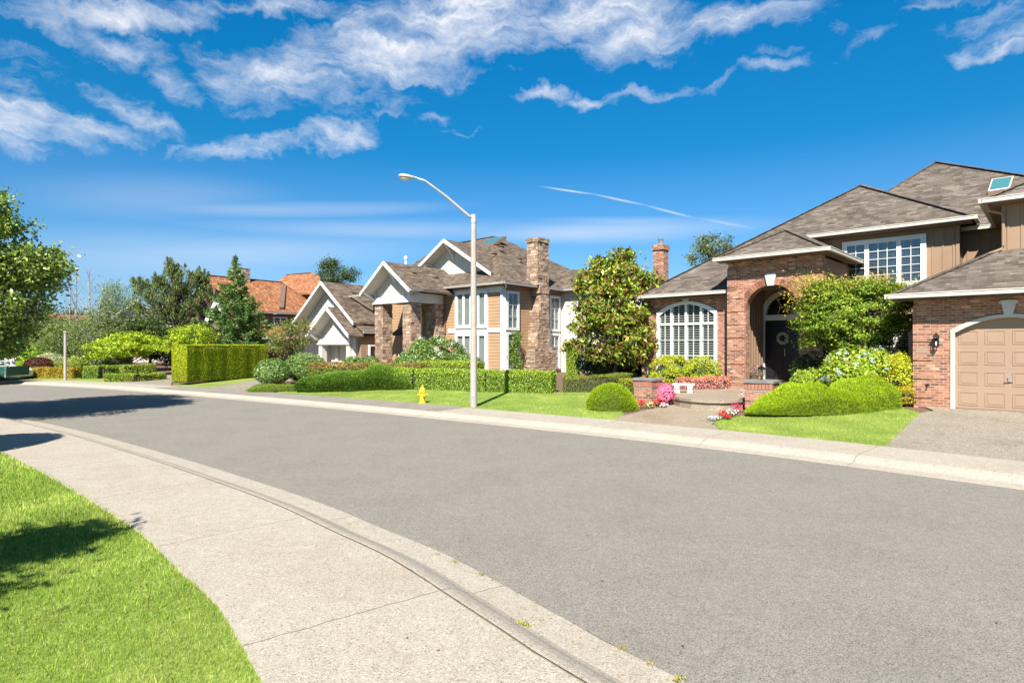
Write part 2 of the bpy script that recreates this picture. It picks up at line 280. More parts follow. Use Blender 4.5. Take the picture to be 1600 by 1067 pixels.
# ------------------------------------------------------------------ object helpers
def tag(o, label=None, cat=None, group=None, kind=None):
    if label: o['label'] = label
    if cat: o['category'] = cat
    if group: o['group'] = group
    if kind: o['kind'] = kind
    return o
def empty(name, loc, rz=0, label=None, cat=None, group=None):
    o = bpy.data.objects.new(name, None); C.objects.link(o); o.location = loc; o.rotation_euler = (0, 0, rz); o.empty_display_size = .3
    return tag(o, label, cat, group)
class MB:
    def __init__(s): s.v = []; s.f = []; s.c = []; s.fc = False; s.m = []; s.smooth = False
    def add(s, vs, fs, col=None):
        o = len(s.v); s.v += [tuple(map(float, x)) for x in vs]; s.f += [tuple(i+o for i in f) for f in fs]
        s.c += [col or (.5, .5, .5)]*len(vs)
        if col: s.fc = True
        return s
    def hexa(s, p, col=None):   # p: 8 points, bottom ring 0-3 then top ring 4-7
        return s.add(p, [(3, 2, 1, 0), (4, 5, 6, 7), (0, 1, 5, 4), (1, 2, 6, 5), (2, 3, 7, 6), (3, 0, 4, 7)], col)
    def box(s, x0, x1, y0, y1, z0, z1, col=None):
        return s.hexa([(x0, y0, z0), (x1, y0, z0), (x1, y1, z0), (x0, y1, z0), (x0, y0, z1), (x1, y0, z1), (x1, y1, z1), (x0, y1, z1)], col)
    def bar(s, p0, p1, w, h, up=(0, 0, 1), col=None):    # a straight square-section bar, w sideways, h along up
        p0, p1 = Vector(p0), Vector(p1); d = (p1-p0).normalized(); u = Vector(up); sd = d.cross(u).normalized()*w/2; u = sd.cross(d).normalized()*h/2
        return s.hexa([p0-sd-u, p0+sd-u, p1+sd-u, p1-sd-u, p0-sd+u, p0+sd+u, p1+sd+u, p1-sd+u], col)
    def slab(s, poly, t):       # sloping plate of thickness t below poly
        k = len(poly); lo = [(x, y, z-t) for x, y, z in poly]
        return s.add(list(poly)+lo, [tuple(range(k)), tuple(range(2*k-1, k-1, -1))]+[(i, k+i, k+(i+1) % k, (i+1) % k) for i in range(k)])
    def prism(s, poly, d):      # poly extruded by vector d
        k = len(poly); hi = [(x+d[0], y+d[1], z+d[2]) for x, y, z in poly]
        return s.add(list(poly)+hi, [tuple(range(k-1, -1, -1)), tuple(range(k, 2*k))]+[(i, (i+1) % k, k+(i+1) % k, k+i) for i in range(k)])
    def tube(s, pts, rs, k=8, caps=True, col=None):
        pts = [Vector(p) for p in pts]; rings = []
        for i, p in enumerate(pts):
            d = (pts[min(i+1, len(pts)-1)]-pts[max(i-1, 0)]).normalized(); a = Vector((0, 0, 1)) if abs(d.z) < .9 else Vector((1, 0, 0))
            u = d.cross(a).normalized(); v = d.cross(u)
            rings += [p+(u*math.cos(t)+v*math.sin(t))*rs[i] for t in [2*math.pi*j/k for j in range(k)]]
        fs = [(i*k+j, i*k+(j+1) % k, (i+1)*k+(j+1) % k, (i+1)*k+j) for i in range(len(pts)-1) for j in range(k)]
        if caps: fs += [tuple(range(k-1, -1, -1)), tuple((len(pts)-1)*k+j for j in range(k))]
        return s.add(rings, fs, col)
    def lathe(s, prof, x=0, y=0, k=16, z=0, sx=1, sy=1, rot=0):
        rings = [(x+sx*r*math.cos(rot+2*math.pi*j/k), y+sy*r*math.sin(rot+2*math.pi*j/k), z+h) for r, h in prof for j in range(k)]
        fs = [(i*k+j, i*k+(j+1) % k, (i+1)*k+(j+1) % k, (i+1)*k+j) for i in range(len(prof)-1) for j in range(k)]
        fs += [tuple(range(k-1, -1, -1)), tuple((len(prof)-1)*k+j for j in range(k))]
        return s.add(rings, fs)
    def build(s, name, m, parent=None, off=(0, 0, 0), smooth=False, bevel=0):
        me = bpy.data.meshes.new(name); ov = Vector(off)
        me.from_pydata([tuple(Vector(v)-ov) for v in s.v], [], s.f); me.validate(); me.update()
        me.materials.append(MATS[m] if isinstance(m, str) else m)
        uv = me.uv_layers.new(name='UVMap'); co = s.v
        dat = np.zeros(len(me.loops)*2)
        for p in me.polygons:
            nrm = p.normal
            if abs(nrm.z) > .999 or nrm.length < .5: t, q = Vector((1, 0, 0)), Vector((0, 1, 0))
            else:
                t = Vector((0, 0, 1)).cross(nrm).normalized(); q = nrm.cross(t)
            for li in p.loop_indices:
                v = Vector(co[me.loops[li].vertex_index]); dat[2*li] = v.dot(t); dat[2*li+1] = v.dot(q)
        uv.data.foreach_set('uv', dat)
        if s.fc:
            a = me.color_attributes.new('Col', 'FLOAT_COLOR', 'POINT'); arr = np.ones((len(me.vertices), 4)); arr[:, :3] = np.array(s.c)[:len(me.vertices)]; a.data.foreach_set('color', arr.ravel())
        if smooth: me.shade_smooth()
        o = bpy.data.objects.new(name, me); C.objects.link(o)
        if parent: o.parent = parent
        if bevel:
            b = o.modifiers.new('bevel', 'BEVEL'); b.width = bevel; b.segments = 2; b.limit_method = 'ANGLE'
        return o
def quads_obj(name, V, cols, m, parent=None, off=(0, 0, 0), k=4):
    """V: (n,k,3) array of separate faces, cols (n,3)"""
    nq = len(V); me = bpy.data.meshes.new(name); me.vertices.add(nq*k); me.loops.add(nq*k); me.polygons.add(nq)
    me.vertices.foreach_set('co', (V.reshape(-1, 3)-np.array(off)).astype(np.float32).ravel())
    me.loops.foreach_set('vertex_index', np.arange(nq*k, dtype=np.int32)); me.polygons.foreach_set('loop_start', np.arange(0, nq*k, k, dtype=np.int32))
    me.polygons.foreach_set('loop_total', np.full(nq, k, dtype=np.int32)); me.update(calc_edges=True)
    a = me.color_attributes.new('Col', 'FLOAT_COLOR', 'POINT'); arr = np.ones((nq, k, 4), dtype=np.float32); arr[:, :, :3] = cols[:, None, :]; a.data.foreach_set('color', arr.ravel())
    me.materials.append(MATS[m]); o = bpy.data.objects.new(name, me); C.objects.link(o)
    if parent: o.parent = parent
    return o
def unit(a): return a/np.maximum(np.linalg.norm(a, axis=1, keepdims=True), 1e-9)
def leafq(P, size, asp=.5, out=None, bias=.5, axis=None):
    """one diamond leaf per point; out = preferred facing direction; axis = preferred long axis"""
    n_ = len(P); nr = unit(RNG.normal(size=(n_, 3)))
    if out is not None: nr = unit(nr*(1-bias)+out*bias)
    u = RNG.normal(size=(n_, 3))
    if axis is not None: u = u*.35+axis
    u = unit(u-nr*(u*nr).sum(1, keepdims=True)) if axis is None else unit(u)
    w = unit(np.cross(nr, u)); s = np.broadcast_to(size, (n_,))[:, None]*RNG.uniform(.7, 1.25, (n_, 1))
    up = np.cross(u, w)
    return np.stack([P-u*s*.5, P+w*s*asp*.5-up*s*.06+u*s*.05, P+u*s*.5, P-w*s*asp*.5-up*s*.06+u*s*.05], 1)
def cvar(n_, base, v=.18, alt=None, altf=.0):
    c = np.array(base)[None, :]*np.exp(RNG.normal(0, v, (n_, 1)))*np.exp(RNG.normal(0, .06, (n_, 3)))
    if alt is not None:
        k = RNG.random(n_) < altf; c[k] = np.array(alt)[None, :]*np.exp(RNG.normal(0, v, (k.sum(), 1)))
    return np.clip(c, 0, .95)
def px2w(px, py, z):
    Y = F*(CH-z)/(py-HY); return np.array([(px-800)/F*Y, Y])
def atY(px, Y): return (px-800)/F*Y
# ------------------------------------------------------------------ kerb lines and terrain height
def spline(pts, m=10):
    P = np.array(pts, float); P = np.vstack([2*P[0]-P[1], P, 2*P[-1]-P[-2]]); out = []
    for i in range(1, len(P)-2):
        for t in np.linspace(0, 1, m, endpoint=False):
            out.append(.5*((2*P[i])+(-P[i-1]+P[i+1])*t+(2*P[i-1]-5*P[i]+4*P[i+1]-P[i+2])*t*t+(-P[i-1]+3*P[i]-3*P[i+1]+P[i+2])*t**3))
    out.append(P[-2]); return np.array(out)
def resample(P, step):
    d = np.r_[0, np.cumsum(np.linalg.norm(np.diff(P, axis=0), axis=1))]; k = int(d[-1]/step)+1; t = np.linspace(0, d[-1], k)
    return np.c_[np.interp(t, d, P[:, 0]), np.interp(t, d, P[:, 1])], t
FARC = [(30, -15), (20, -4.6), (12.5, 3.3), (7.5, 8.62), (4.75, 11.45), (1.51, 14.2), (-4.3, 18.6), (-10.5, 22.9), (-15.9, 26.4), (-22.5, 30.3), (-29, 32.7), (-40, 34.3), (-60, 34.5), (-90, 34)]
NEARC = [(17, -15), (8.3, -5), (4.6, -.35), (1.08, 3.69), (.34, 4.62), (-.63, 5.89), (-1.47, 6.76), (-2.57, 7.89), (-4.29, 9.42), (-6.73, 11.47), (-10.7, 14.6), (-14.6, 17.3), (-17.8, 18.9), (-26, 21.8), (-45, 24.6), (-90, 25)]
FC, FS = resample(spline(FARC), .5); NC, NS = resample(spline(NEARC), .35)
def normals(P, side):
    t = np.gradient(P, axis=0); t /= np.linalg.norm(t, axis=1, keepdims=True); return np.c_[t[:, 1], -t[:, 0]]*side
FN = normals(FC, 1); NN = normals(NC, -1)      # both pointing away from the road
def fdist(x, y):
    d = np.hypot(FC[:, 0]-x, FC[:, 1]-y); i = int(d.argmin()); s = (x-FC[i, 0])*FN[i, 0]+(y-FC[i, 1])*FN[i, 1]
    return d[i]*(1 if s > 0 else -1)
def gz(x, y):
    t = min(1, max(0, (fdist(x, y)-1.95)/9)); return .12+.30*t
def gp(px, py):     # ground point seen at a photo pixel
    z = .15
    for _ in range(6):
        w = px2w(px, py, z); z = gz(*w)
    return (float(w[0]), float(w[1]), float(z))
def strip(name, P, S, Nn, prof, m, label=None):
    V = []; Fc = []; UV = []; k = len(prof)
    for i in range(len(P)):
        for d, z in prof: V.append((P[i, 0]+Nn[i, 0]*d, P[i, 1]+Nn[i, 1]*d, z)); UV.append((S[i], d))
    for i in range(len(P)-1):
        for j in range(k-1): Fc.append((i*k+j, (i+1)*k+j, (i+1)*k+j+1, i*k+j+1))
    me = bpy.data.meshes.new(name); me.from_pydata(V, [], Fc); me.update(); uv = me.uv_layers.new(name='UVMap')
    for lp in me.loops: uv.data[lp.index].uv = UV[lp.vertex_index]
    me.materials.append(MATS[m]); o = bpy.data.objects.new(name, me); C.objects.link(o); return tag(o, label, kind='structure')
# road surface
def roadmesh():
    A, _ = resample(FC, 1.0); k = len(A); B, _ = resample(NC, 1.0)
    tb = np.linspace(0, 1, k); ib = np.linspace(0, 1, len(B)); B = np.c_[np.interp(tb, ib, B[:, 0]), np.interp(tb, ib, B[:, 1])]
    mb = MB(); m = 9
    for i in range(k):
        for j in range(m): q = A[i]*(1-j/(m-1))+B[i]*j/(m-1); mb.v.append((q[0], q[1], 0)); mb.c.append((0, 0, 0))
    for i in range(k-1):
        for j in range(m-1): mb.f.append((i*m+j, i*m+j+1, (i+1)*m+j+1, (i+1)*m+j))
    return tag(mb.build('road', 'asphalt'), 'grey asphalt street curving away to the left', kind='structure')
roadmesh()
KP = [(-.02, -.02), (0, .004), (.32, .016), (.38, .036), (.46, .078), (.54, .108), (.60, .12), (.625, .12)]
strip('kerb', FC, FS, FN, KP, 'concrete', 'rolled concrete kerb on the house side of the street')
strip('kerb', NC, NS, NN, KP, 'concrete', 'rolled concrete kerb beside the near sidewalk')
for P, S, Nn in ((FC, FS, FN), (NC, NS, NN)): strip('kerb_joint', P, S, Nn, [(.622, .112), (.646, .112)], 'joint_gap', 'dark joint between kerb and sidewalk')
strip('sidewalk', FC, FS, FN, [(.643, .10), (.645, .12), (1.3, .125), (1.95, .13), (1.96, .05)], 'concrete', 'pale concrete sidewalk in front of the houses')
strip('sidewalk', NC, NS, NN, [(.643, .10), (.645, .12), (1.4, .122), (2.13, .125), (2.14, .02)], 'concrete', 'wide pale aggregate sidewalk in the foreground')
def sel(P, x0, x1): k = (P[:, 0] > x0) & (P[:, 0] < x1); return k
k = sel(FC, -17.5, -2.5); strip('driveway_apron', FC[k], FS[k], FN[k], [(.66, .127), (1.3, .132), (1.97, .139)], 'dark_apron', 'darker asphalt patch of the far sidewalk')
# far terrain: soil strips outward from the far sidewalk, then open ground to the horizon
strip('ground', FC, FS, FN, [(1.9, .07)]+[(1.96+q, .095+.30*min(1, q/9)) for q in (0, 3, 6, 9, 12, 20, 40)], 'soil', 'bare brown garden soil behind the far sidewalk')
g = MB(); g.add([(-1500, -600, -.12), (1500, -600, -.12), (1500, 2400, -.12), (-1500, 2400, -.12)], [(0, 1, 2, 3)]); tag(g.build('ground', 'far_ground'), 'open green ground reaching the horizon', kind='structure')
g = MB(); P = [(FC[i, 0]+FN[i, 0]*38, FC[i, 1]+FN[i, 1]*38, .36) for i in range(0, len(FC), 10)]; P2 = [(FC[i, 0]+FN[i, 0]*160, FC[i, 1]+FN[i, 1]*160, .36) for i in range(0, len(FC), 10)]
kk = len(P); g.add(P+P2, [(i, i+1, kk+i+1, kk+i) for i in range(kk-1)]); tag(g.build('ground', 'far_ground'), 'green ground behind the houses', kind='structure')
def drape(poly, name, m, dz, label, sub=.8, kind='structure'):
    """flat sheet over the terrain from a list of world (x,y)"""
    import bmesh
    bm = bmesh.new(); vs = [bm.verts.new((x, y, 0)) for x, y in poly]; bm.faces.new(vs); bmesh.ops.triangulate(bm, faces=bm.faces[:])
    for _ in range(7):
        es = [e for e in bm.edges if e.calc_length() > sub]
        if not es or len(bm.faces) > 30000: break
        bmesh.ops.subdivide_edges(bm, edges=es, cuts=1); bmesh.ops.triangulate(bm, faces=bm.faces[:])
    for v in bm.verts: v.co.z = gz(v.co.x, v.co.y)+dz
    bmesh.ops.recalc_face_normals(bm, faces=bm.faces[:])
    if sum(f.normal.z for f in bm.faces) < 0: bmesh.ops.reverse_faces(bm, faces=bm.faces[:])
    me = bpy.data.meshes.new(name); bm.to_mesh(me); bm.free(); me.materials.append(MATS[m]); o = bpy.data.objects.new(name, me); C.objects.link(o); return tag(o, label, kind=kind)
def inpoly(X, Y, poly):
    r = np.zeros(len(X), bool); j = len(poly)-1
    for i in range(len(poly)):
        xi, yi = poly[i]; xj, yj = poly[j]
        r ^= ((yi > Y) != (yj > Y)) & (X < (xj-xi)*(Y-yi)/(yj-yi+1e-12)+xi); j = i
    return r
def edge(x0, x1, d=1.97):   # points along the far sidewalk's outer edge
    k = sel(FC, x0, x1); return [(p[0]+q[0]*d, p[1]+q[1]*d) for p, q in zip(FC[k][::2], FN[k][::2])]
def W2(*pp): return [gp(*p)[:2] for p in pp]
def edge_px(pa, pb, d=1.97):   # the sidewalk edge between two photo columns, right to left
    P = FC+FN*d; P = np.c_[np.interp(np.arange(0, len(P)-1, .05), np.arange(len(P)), P[:, 0]), np.interp(np.arange(0, len(P)-1, .05), np.arange(len(P)), P[:, 1])]; px = 800+F*P[:, 0]/np.maximum(P[:, 1], .1); k = (P[:, 1] > 1) & (px > pa) & (px < pb); P = P[k]; return [tuple(p) for p in np.vstack([P[:-1:8], P[-1:]])]
lawn1 = edge_px(1127, 1386)+W2((1113, 664), (1120, 657), (1165, 648), (1300, 634), (1405, 636), (1439, 645))
drive1 = edge_px(1382, 2600)+W2((1437, 645.5), (1485, 637))+[(11.9, 17.0), (18.5, 10.9)]
walk = edge_px(962, 1126)+W2((962, 652), (985, 647), (1010, 641), (1050, 632), (1060, 622), (1090, 612), (1140, 606), (1175, 606), (1172, 632), (1130, 650), (1112, 663))
lawn2 = edge_px(430, 962)+W2((438, 612), (470, 612), (560, 610), (650, 606), (700, 606), (760, 611), (868, 613), (925, 613), (970, 640), (975, 648))
driveB = edge_px(322, 418)+W2((412, 592))+[(-18, 44), (-16.5, 47), (-10.8, 41.2)]+W2((425, 601), (400, 608))
driveA = edge_px(180, 268)+W2((215, 594), (250, 588))+[(-24, 46), (-20, 44)]+W2((268, 597))
verge = edge_px(268, 322)+W2((276, 600), (405, 590), (412, 592))
lawn4 = edge_px(20, 180)+[(-38, 39), (-26, 37.8), (-20.3, 33.2)]
drape(lawn1, 'lawn', 'lawn', .004, 'mown lawn between walkway and right driveway'); drape(drive1, 'driveway', 'drive_concrete', .008, 'exposed aggregate driveway of the brick house')
drape(walk, 'walkway', 'path_concrete', .010, 'tan concrete garden walkway'); drape(lawn2, 'lawn', 'lawn', .004, 'mown lawn around the yellow hydrant')
drape(driveB, 'driveway', 'drive_concrete', .008, 'driveway right of the tall clipped hedge'); drape(driveA, 'driveway', 'drive_concrete', .008, 'driveway left of the tall clipped hedge')
drape(verge, 'lawn', 'lawn', .012, 'narrow grass verge before the tall hedge'); drape(lawn4, 'lawn', 'lawn', .004, 'far lawn strip behind the concrete pole')
nl = [(p[0]+q[0]*2.13, p[1]+q[1]*2.13) for p, q in zip(NC[::2], NN[::2])]
mb = MB(); pts = [(x, y, .10) for x, y in nl]+[(-90, -60, .10), (17, -60, .10)]; mb.add(pts, [tuple(range(len(pts)))])
o = tag(mb.build('lawn', 'lawn'), 'sunny mown lawn in the left foreground', kind='structure')
tri = o.modifiers.new('tri', 'TRIANGULATE')
# ------------------------------------------------------------------ houses: local frame a (right), b (into the depth), z up
class House:
    def __init__(s, O, e, name, label, cat='house', group=None, z0=.42):
        s.O = O; s.z0 = z0; s.root = empty(name, (O[0], O[1], z0), math.atan2(e[1], e[0]), label, cat, group)
    def put(s, mb, name, m, parent=None, label=None, smooth=False, bevel=0):
        o = mb.build(name, m, parent or s.root, (0, 0, s.z0), smooth, bevel)
        if label: o['label'] = label
        return o
FRONT = lambda b: (lambda s, t, d: (s, b-d, t))        # s along a, t up, d outward
RIGHT = lambda a: (lambda s, t, d: (a+d, s, t))        # s along b, outward +a
def fbox(mb, fr, s0, s1, t0, t1, d0, d1, col=None):
    p = [fr(s0, t0, d1), fr(s1, t0, d1), fr(s1, t0, d0), fr(s0, t0, d0), fr(s0, t1, d1), fr(s1, t1, d1), fr(s1, t1, d0), fr(s0, t1, d0)]
    return mb.hexa(p, col)
def window(H, fr, s0, s1, t0, t1, tr=.12, cols=(1,), mm=(1,), rows=1, mull=.1, back='curtain', g='glass', blinds=False, louv=False, trim='white_paint', arch=0, transom=None, mun=.022, label=None, proud=.05, sill=False, inset=.0):
    """cols: relative light widths, mm: vertical muntin panes in each, rows: panes high"""
    SH = 0 if arch else .085; f0 = fr
    if SH: fr = lambda s, t, d: f0(s, t, d if d == 0 else d+SH)
    mb = MB(); N = 18
    def top(s): return t1-(arch*(2*(s-s0)/(s1-s0)-1)**2 if arch else 0)
    def topi(s):
        u = (s-(s0+s1)/2)/((s1-s0)/2-tr); return t1-tr-(arch*min(1, u*u) if arch else 0)
    fbox(mb, fr, s0, s0+tr, t0, top(s0)-(.0 if not arch else .0), 0, proud); fbox(mb, fr, s1-tr, s1, t0, top(s1), 0, proud)
    fbox(mb, fr, s0+tr, s1-tr, t0, t0+tr, 0, proud)
    if arch:
        xs = [s0+(s1-s0)*i/N for i in range(N+1)]; f = lambda x: top(x); gI = lambda x: min(top(x)-tr*.9, topi(min(max(x, s0+tr), s1-tr)))
        for a, b in zip(xs, xs[1:]):
            mb.hexa([fr(a, gI(a), proud+.01), fr(b, gI(b), proud+.01), fr(b, gI(b), 0), fr(a, gI(a), 0), fr(a, f(a), proud+.01), fr(b, f(b), proud+.01), fr(b, f(b), 0), fr(a, f(a), 0)])
    else: fbox(mb, fr, s0+tr, s1-tr, t1-tr, t1, 0, proud)
    if sill: fbox(mb, fr, s0-.06, s1+.06, t0-.07, t0, 0, proud+.06)
    i0, i1 = s0+tr, s1-tr; wtot = i1-i0-mull*(len(cols)-1); u = wtot/sum(cols); x = i0; spans = []
    for i, c in enumerate(cols):
        spans.append((x, x+c*u)); x += c*u
        if i < len(cols)-1: fbox(mb, fr, x, x+mull, t0+tr, topi(x+mull/2)+.02, -.02, proud-.012); x += mull
    if transom: fbox(mb, fr, i0, i1, transom-mull/2, transom+mull/2, -.02, proud-.008)
    for (a, b), m in zip(spans, mm):
        segs = [(t0+tr, transom-mull/2), (transom+mull/2, None)] if transom else [(t0+tr, None)]
        for q0, q1 in segs:
            for k in range(1, m):
                xx = a+(b-a)*k/m; fbox(mb, fr, xx-mun/2, xx+mun/2, q0, (q1 or topi(xx)), -.015, .018)
            if q1 is None or not transom:
                pass
        if rows > 1:
            q1 = t1-tr-(arch if arch else 0) if not transom else transom-mull/2
            for k in range(1, rows): yy = t0+tr+(q1-t0-tr)*k/rows; fbox(mb, fr, a, b, yy-mun/2, yy+mun/2, -.0155, .0175)
    w = H.put(mb, 'window', trim, label=label)
    gm = MB(); zt = t1-tr*.5
    if arch:
        xs = [i0+(i1-i0)*i/N for i in range(N+1)]
        gm.add([fr(a, t0+tr*.5, -.01) for a in xs]+[fr(a, topi(a), -.01) for a in xs], [(i, i+1, N+2+i, N+1+i) for i in range(N)])
    else: gm.add([fr(i0, t0+tr*.5, -.01), fr(i1, t0+tr*.5, -.01), fr(i1, zt, -.01), fr(i0, zt, -.01)], [(0, 1, 2, 3)])
    H.put(gm, 'pane', g, w)
    bm = MB(); e = .1 if arch else .078
    bm.add([fr(i0, t0+tr*.5, -e), fr(i1, t0+tr*.5, -e), fr(i1, zt, -e), fr(i0, zt, -e)], [(0, 1, 2, 3)]); H.put(bm, 'curtain' if back == 'curtain' else 'shade_panel', back, w)  # flat panel behind the glass; a dark one paints the room's shade
    if blinds or louv:
        lm = MB(); st = .095 if louv else .06; y = t0+tr+st
        while y < (zt-.02):
            for a, b in spans:
                m = .03 if louv else 0
                if arch: # keep the slats under the arch
                    ok = min(topi(a+m), topi(b-m))
                    if y > max(topi(a+m), topi(b-m))-.03: continue
                    if y > ok-.03:
                        cen = (s0+s1)/2; half = ((i1-i0)/2)*math.sqrt(max(0, 1-(y+.03-(t1-tr-arch))/arch)); a, b = max(a, cen-half), min(b, cen+half)
                        if b-a < .1: continue
                q_ = .004 if louv else .0; p = [fr(a+m, y-.012+q_, -.03), fr(b-m, y-.012+q_, -.03), fr(b-m, y+.006, -.07), fr(a+m, y+.006, -.07)]
                lm.add([Vector(q) for q in p]+[Vector(fr(a+m, y+.004, -.03)), Vector(fr(b-m, y+.004, -.03)), Vector(fr(b-m, y+.014, -.07)), Vector(fr(a+m, y+.014, -.07))], [(0, 1, 2, 3), (7, 6, 5, 4), (0, 4, 5, 1), (3, 2, 6, 7)])
            y += st
        if louv:
            for a, b in spans:
                fbox(lm, fr, a, a+.035, t0+tr, topi(a+.04)-.02, -.07, -.028); fbox(lm, fr, b-.035, b, t0+tr, topi(b-.04)-.02, -.07, -.028)
        H.put(lm, 'shutter' if louv else 'blind', 'louver' if louv else 'blind', w)
    return w
def gutter(H, pts, m='gutter_paint', t=.13, w=.12, name='gutter', parent=None):
    mb = MB()
    for p, q in zip(pts, pts[1:]):
        p, q = Vector(p), Vector(q); d = (q-p).normalized(); mb.bar(p-d*.0, q+d*.0, w, t)
        sd = d.cross(Vector((0, 0, 1))).normalized()
        for sg in (-1, 1): mb.bar(p+sd*sg*(w/2+.006)+Vector((0, 0, t/2-.012)), q+sd*sg*(w/2+.006)+Vector((0, 0, t/2-.012)), .02, .026)
    return H.put(mb, name, m, parent)
def ridge_cap(mb, pts, w=.24, h=.02):
    for p, q in zip(pts, pts[1:]): mb.bar(Vector(p)+Vector((0, 0, .012)), Vector(q)+Vector((0, 0, .012)), w, h)
def arch_wall(mb, a0, a1, z0, z1, o0, o1, spring, rise, b, th, semi=False):
    """wall on plane b with an arched opening o0..o1"""
    N = 24; c = (o0+o1)/2; h = (o1-o0)/2
    f = (lambda x: spring+rise*math.sqrt(max(0, 1-((x-c)/h)**2))) if semi else (lambda x: spring+rise*(1-((x-c)/h)**2))
    mb.box(a0, o0, b, b+th, z0, z1); mb.box(o1, a1, b, b+th, z0, z1)
    xs = [c-h*math.cos(math.pi*i/N) for i in range(N+1)]
    for x, y in zip(xs, xs[1:]):
        mb.hexa([(x, b, f(x)), (y, b, f(y)), (y, b+th, f(y)), (x, b+th, f(x)), (x, b, z1), (y, b, z1), (y, b+th, z1), (x, b+th, z1)])
    return f
def voussoirs(H, c, spring, r, b, n_, w=.24, rise=None, parent=None, a_from=0, a_to=math.pi):
    mb = MB()
    rr = random.Random(3)
    for i in range(n_):
        t0 = a_from+(a_to-a_from)*(i+.06)/n_; t1 = a_from+(a_to-a_from)*(i+.94)/n_
        P = [(c-math.cos(t)*q, spring+math.sin(t)*q) for t, q in ((t0, r+.004), (t1, r+.004), (t1, r+w), (t0, r+w))]
        k = rr.random(); g_ = rr.uniform(.7, 1.1); col = tuple(x*g_ for x in ((.30, .13, .08) if k < .75 else (.19, .08, .052)))
        mb.hexa([(x, b-.022, z) for x, z in (P[0], P[1])]+[(x, b+.02, z) for x, z in (P[1], P[0])]+[(x, b-.022, z) for x, z in (P[3], P[2])]+[(x, b+.02, z) for x, z in (P[2], P[3])], col)
    return H.put(mb, 'arch_course', 'stone', parent)
def battens(mb, fr, s0, s1, t0, t1, step=.3, w=.05, d=.022):
    x = s0+step*.5
    while x < s1-.04:
        fbox(mb, fr, x-w/2, x+w/2, t0(x) if callable(t0) else t0, t1(x) if callable(t1) else t1, 0, d); x += step
def vent(H, p, name='roof_vent', s=.22, m='brown_board'):
    mb = MB(); x, y, z = p; mb.hexa([(x-s/2, y-s/2, z-.12), (x+s/2, y-s/2, z-.12), (x+s/2, y+s/2, z-.02), (x-s/2, y+s/2, z-.02), (x-s*.4, y-s/2, z+.1), (x+s*.4, y-s/2, z+.1), (x+s*.4, y+s/2, z+.14), (x-s*.4, y+s/2, z+.14)])
    mb.box(x-s*.6, x+s*.6, y-s*.7, y+s*.6, z+.105, z+.125)
    return H.put(mb, name, m)
def stone_clad(mb, x0, x1, y0, y1, z0, z1, pal, rh=(.12, .24), rw=(.16, .42), prot=.05, rr=None, taper=None, sides='FRLB'):
    rr = rr or random.Random(5)
    for side in sides:
        L_ = (x1-x0) if side in 'FB' else (y1-y0); z = z0
        while z < z1-.03:
            h = min(rr.uniform(*rh), z1-z); s = -rr.uniform(0, .1)
            while s < L_-.02:
                w = rr.uniform(*rw); a, b = max(s, 0)+.008, min(s+w, L_)-.008; s += w
                if b-a < .03: continue
                d = rr.uniform(.012, prot); j = lambda: rr.uniform(-.012, .012); c = pal[rr.randrange(len(pal))]; g_ = rr.uniform(.62, .98); c = tuple(q*g_ for q in c)
                if a <= .01: a = -d*.6
                if b >= L_-.01: b = L_+d*.6
                def P(u, t, o):
                    if side == 'F': return (x0+u, y0-o, t)
                    if side == 'B': return (x1-u, y1+o, t)
                    if side == 'R': return (x1+o, y0+u, t)
                    return (x0-o, y1-u, t)
                lo, hi = z+.008, z+h-.008
                mb.hexa([P(a+j(), lo+j(), d+j()), P(b+j(), lo+j(), d+j()), P(b, lo, -.03), P(a, lo, -.03), P(a+j(), hi+j(), d+j()), P(b+j(), hi+j(), d+j()), P(b, hi, -.03), P(a, hi, -.03)], c)
            z += h
PAL1 = [(.44, .31, .215), (.38, .26, .18), (.29, .195, .14), (.50, .38, .28), (.42, .28, .19), (.27, .185, .135), (.47, .34, .24)]
PAL2 = [(.58, .46, .35), (.5, .38, .28), (.42, .3, .22), (.64, .54, .42), (.35, .25, .19)]
def lantern_body(T, x, y, z, s=1.0):
    """post lantern on a foot at z; T = parent"""
    mb = MB(); mb.lathe([(.05*s, 0), (.05*s, .03*s), (.02*s, .05*s), (.02*s, .11*s), (.075*s, .13*s)], x, y, 12, z); T2 = mb.build('base', 'black_metal', T, off=T_off(T))
    mb = MB(); r0, r1 = .075*s, .115*s
    for i in range(6):
        t = math.pi/3*i; mb.bar((x+r0*math.cos(t), y+r0*math.sin(t), z+.13*s), (x+r1*math.cos(t), y+r1*math.sin(t), z+.40*s), .014*s, .014*s, (math.cos(t+.1), math.sin(t+.1), .1))
    mb.lathe([(.14*s, .39*s), (.15*s, .41*s), (.10*s, .47*s), (.03*s, .52*s), (.012*s, .54*s), (.02*s, .56*s), (.004*s, .585*s)], x, y, 6, z)
    mb.build('cage', 'black_metal', T, off=T_off(T))
    mb = MB(); mb.lathe([(r0*.85, .135*s), (r1*.85, .395*s)], x, y, 6, z); mb.build('glass', 'glass', T, off=T_off(T))
    mb = MB(); mb.lathe([(.012*s, .14*s), (.018*s, .2*s), (.03*s, .26*s), (.012*s, .31*s)], x, y, 8, z); mb.build('bulb', 'white_paint', T, off=T_off(T))
def T_off(T): return T.location if T.parent is None and abs(T.rotation_euler[2]) < 1e-6 else (0, 0, T.parent.location[2] if T.parent else 0)

# ================================================================== the brick house
H1 = House((11.67, 17.1), (.729, -.684), 'brick_house', 'brown brick house with an arched entry and a steep brown shingle roof')
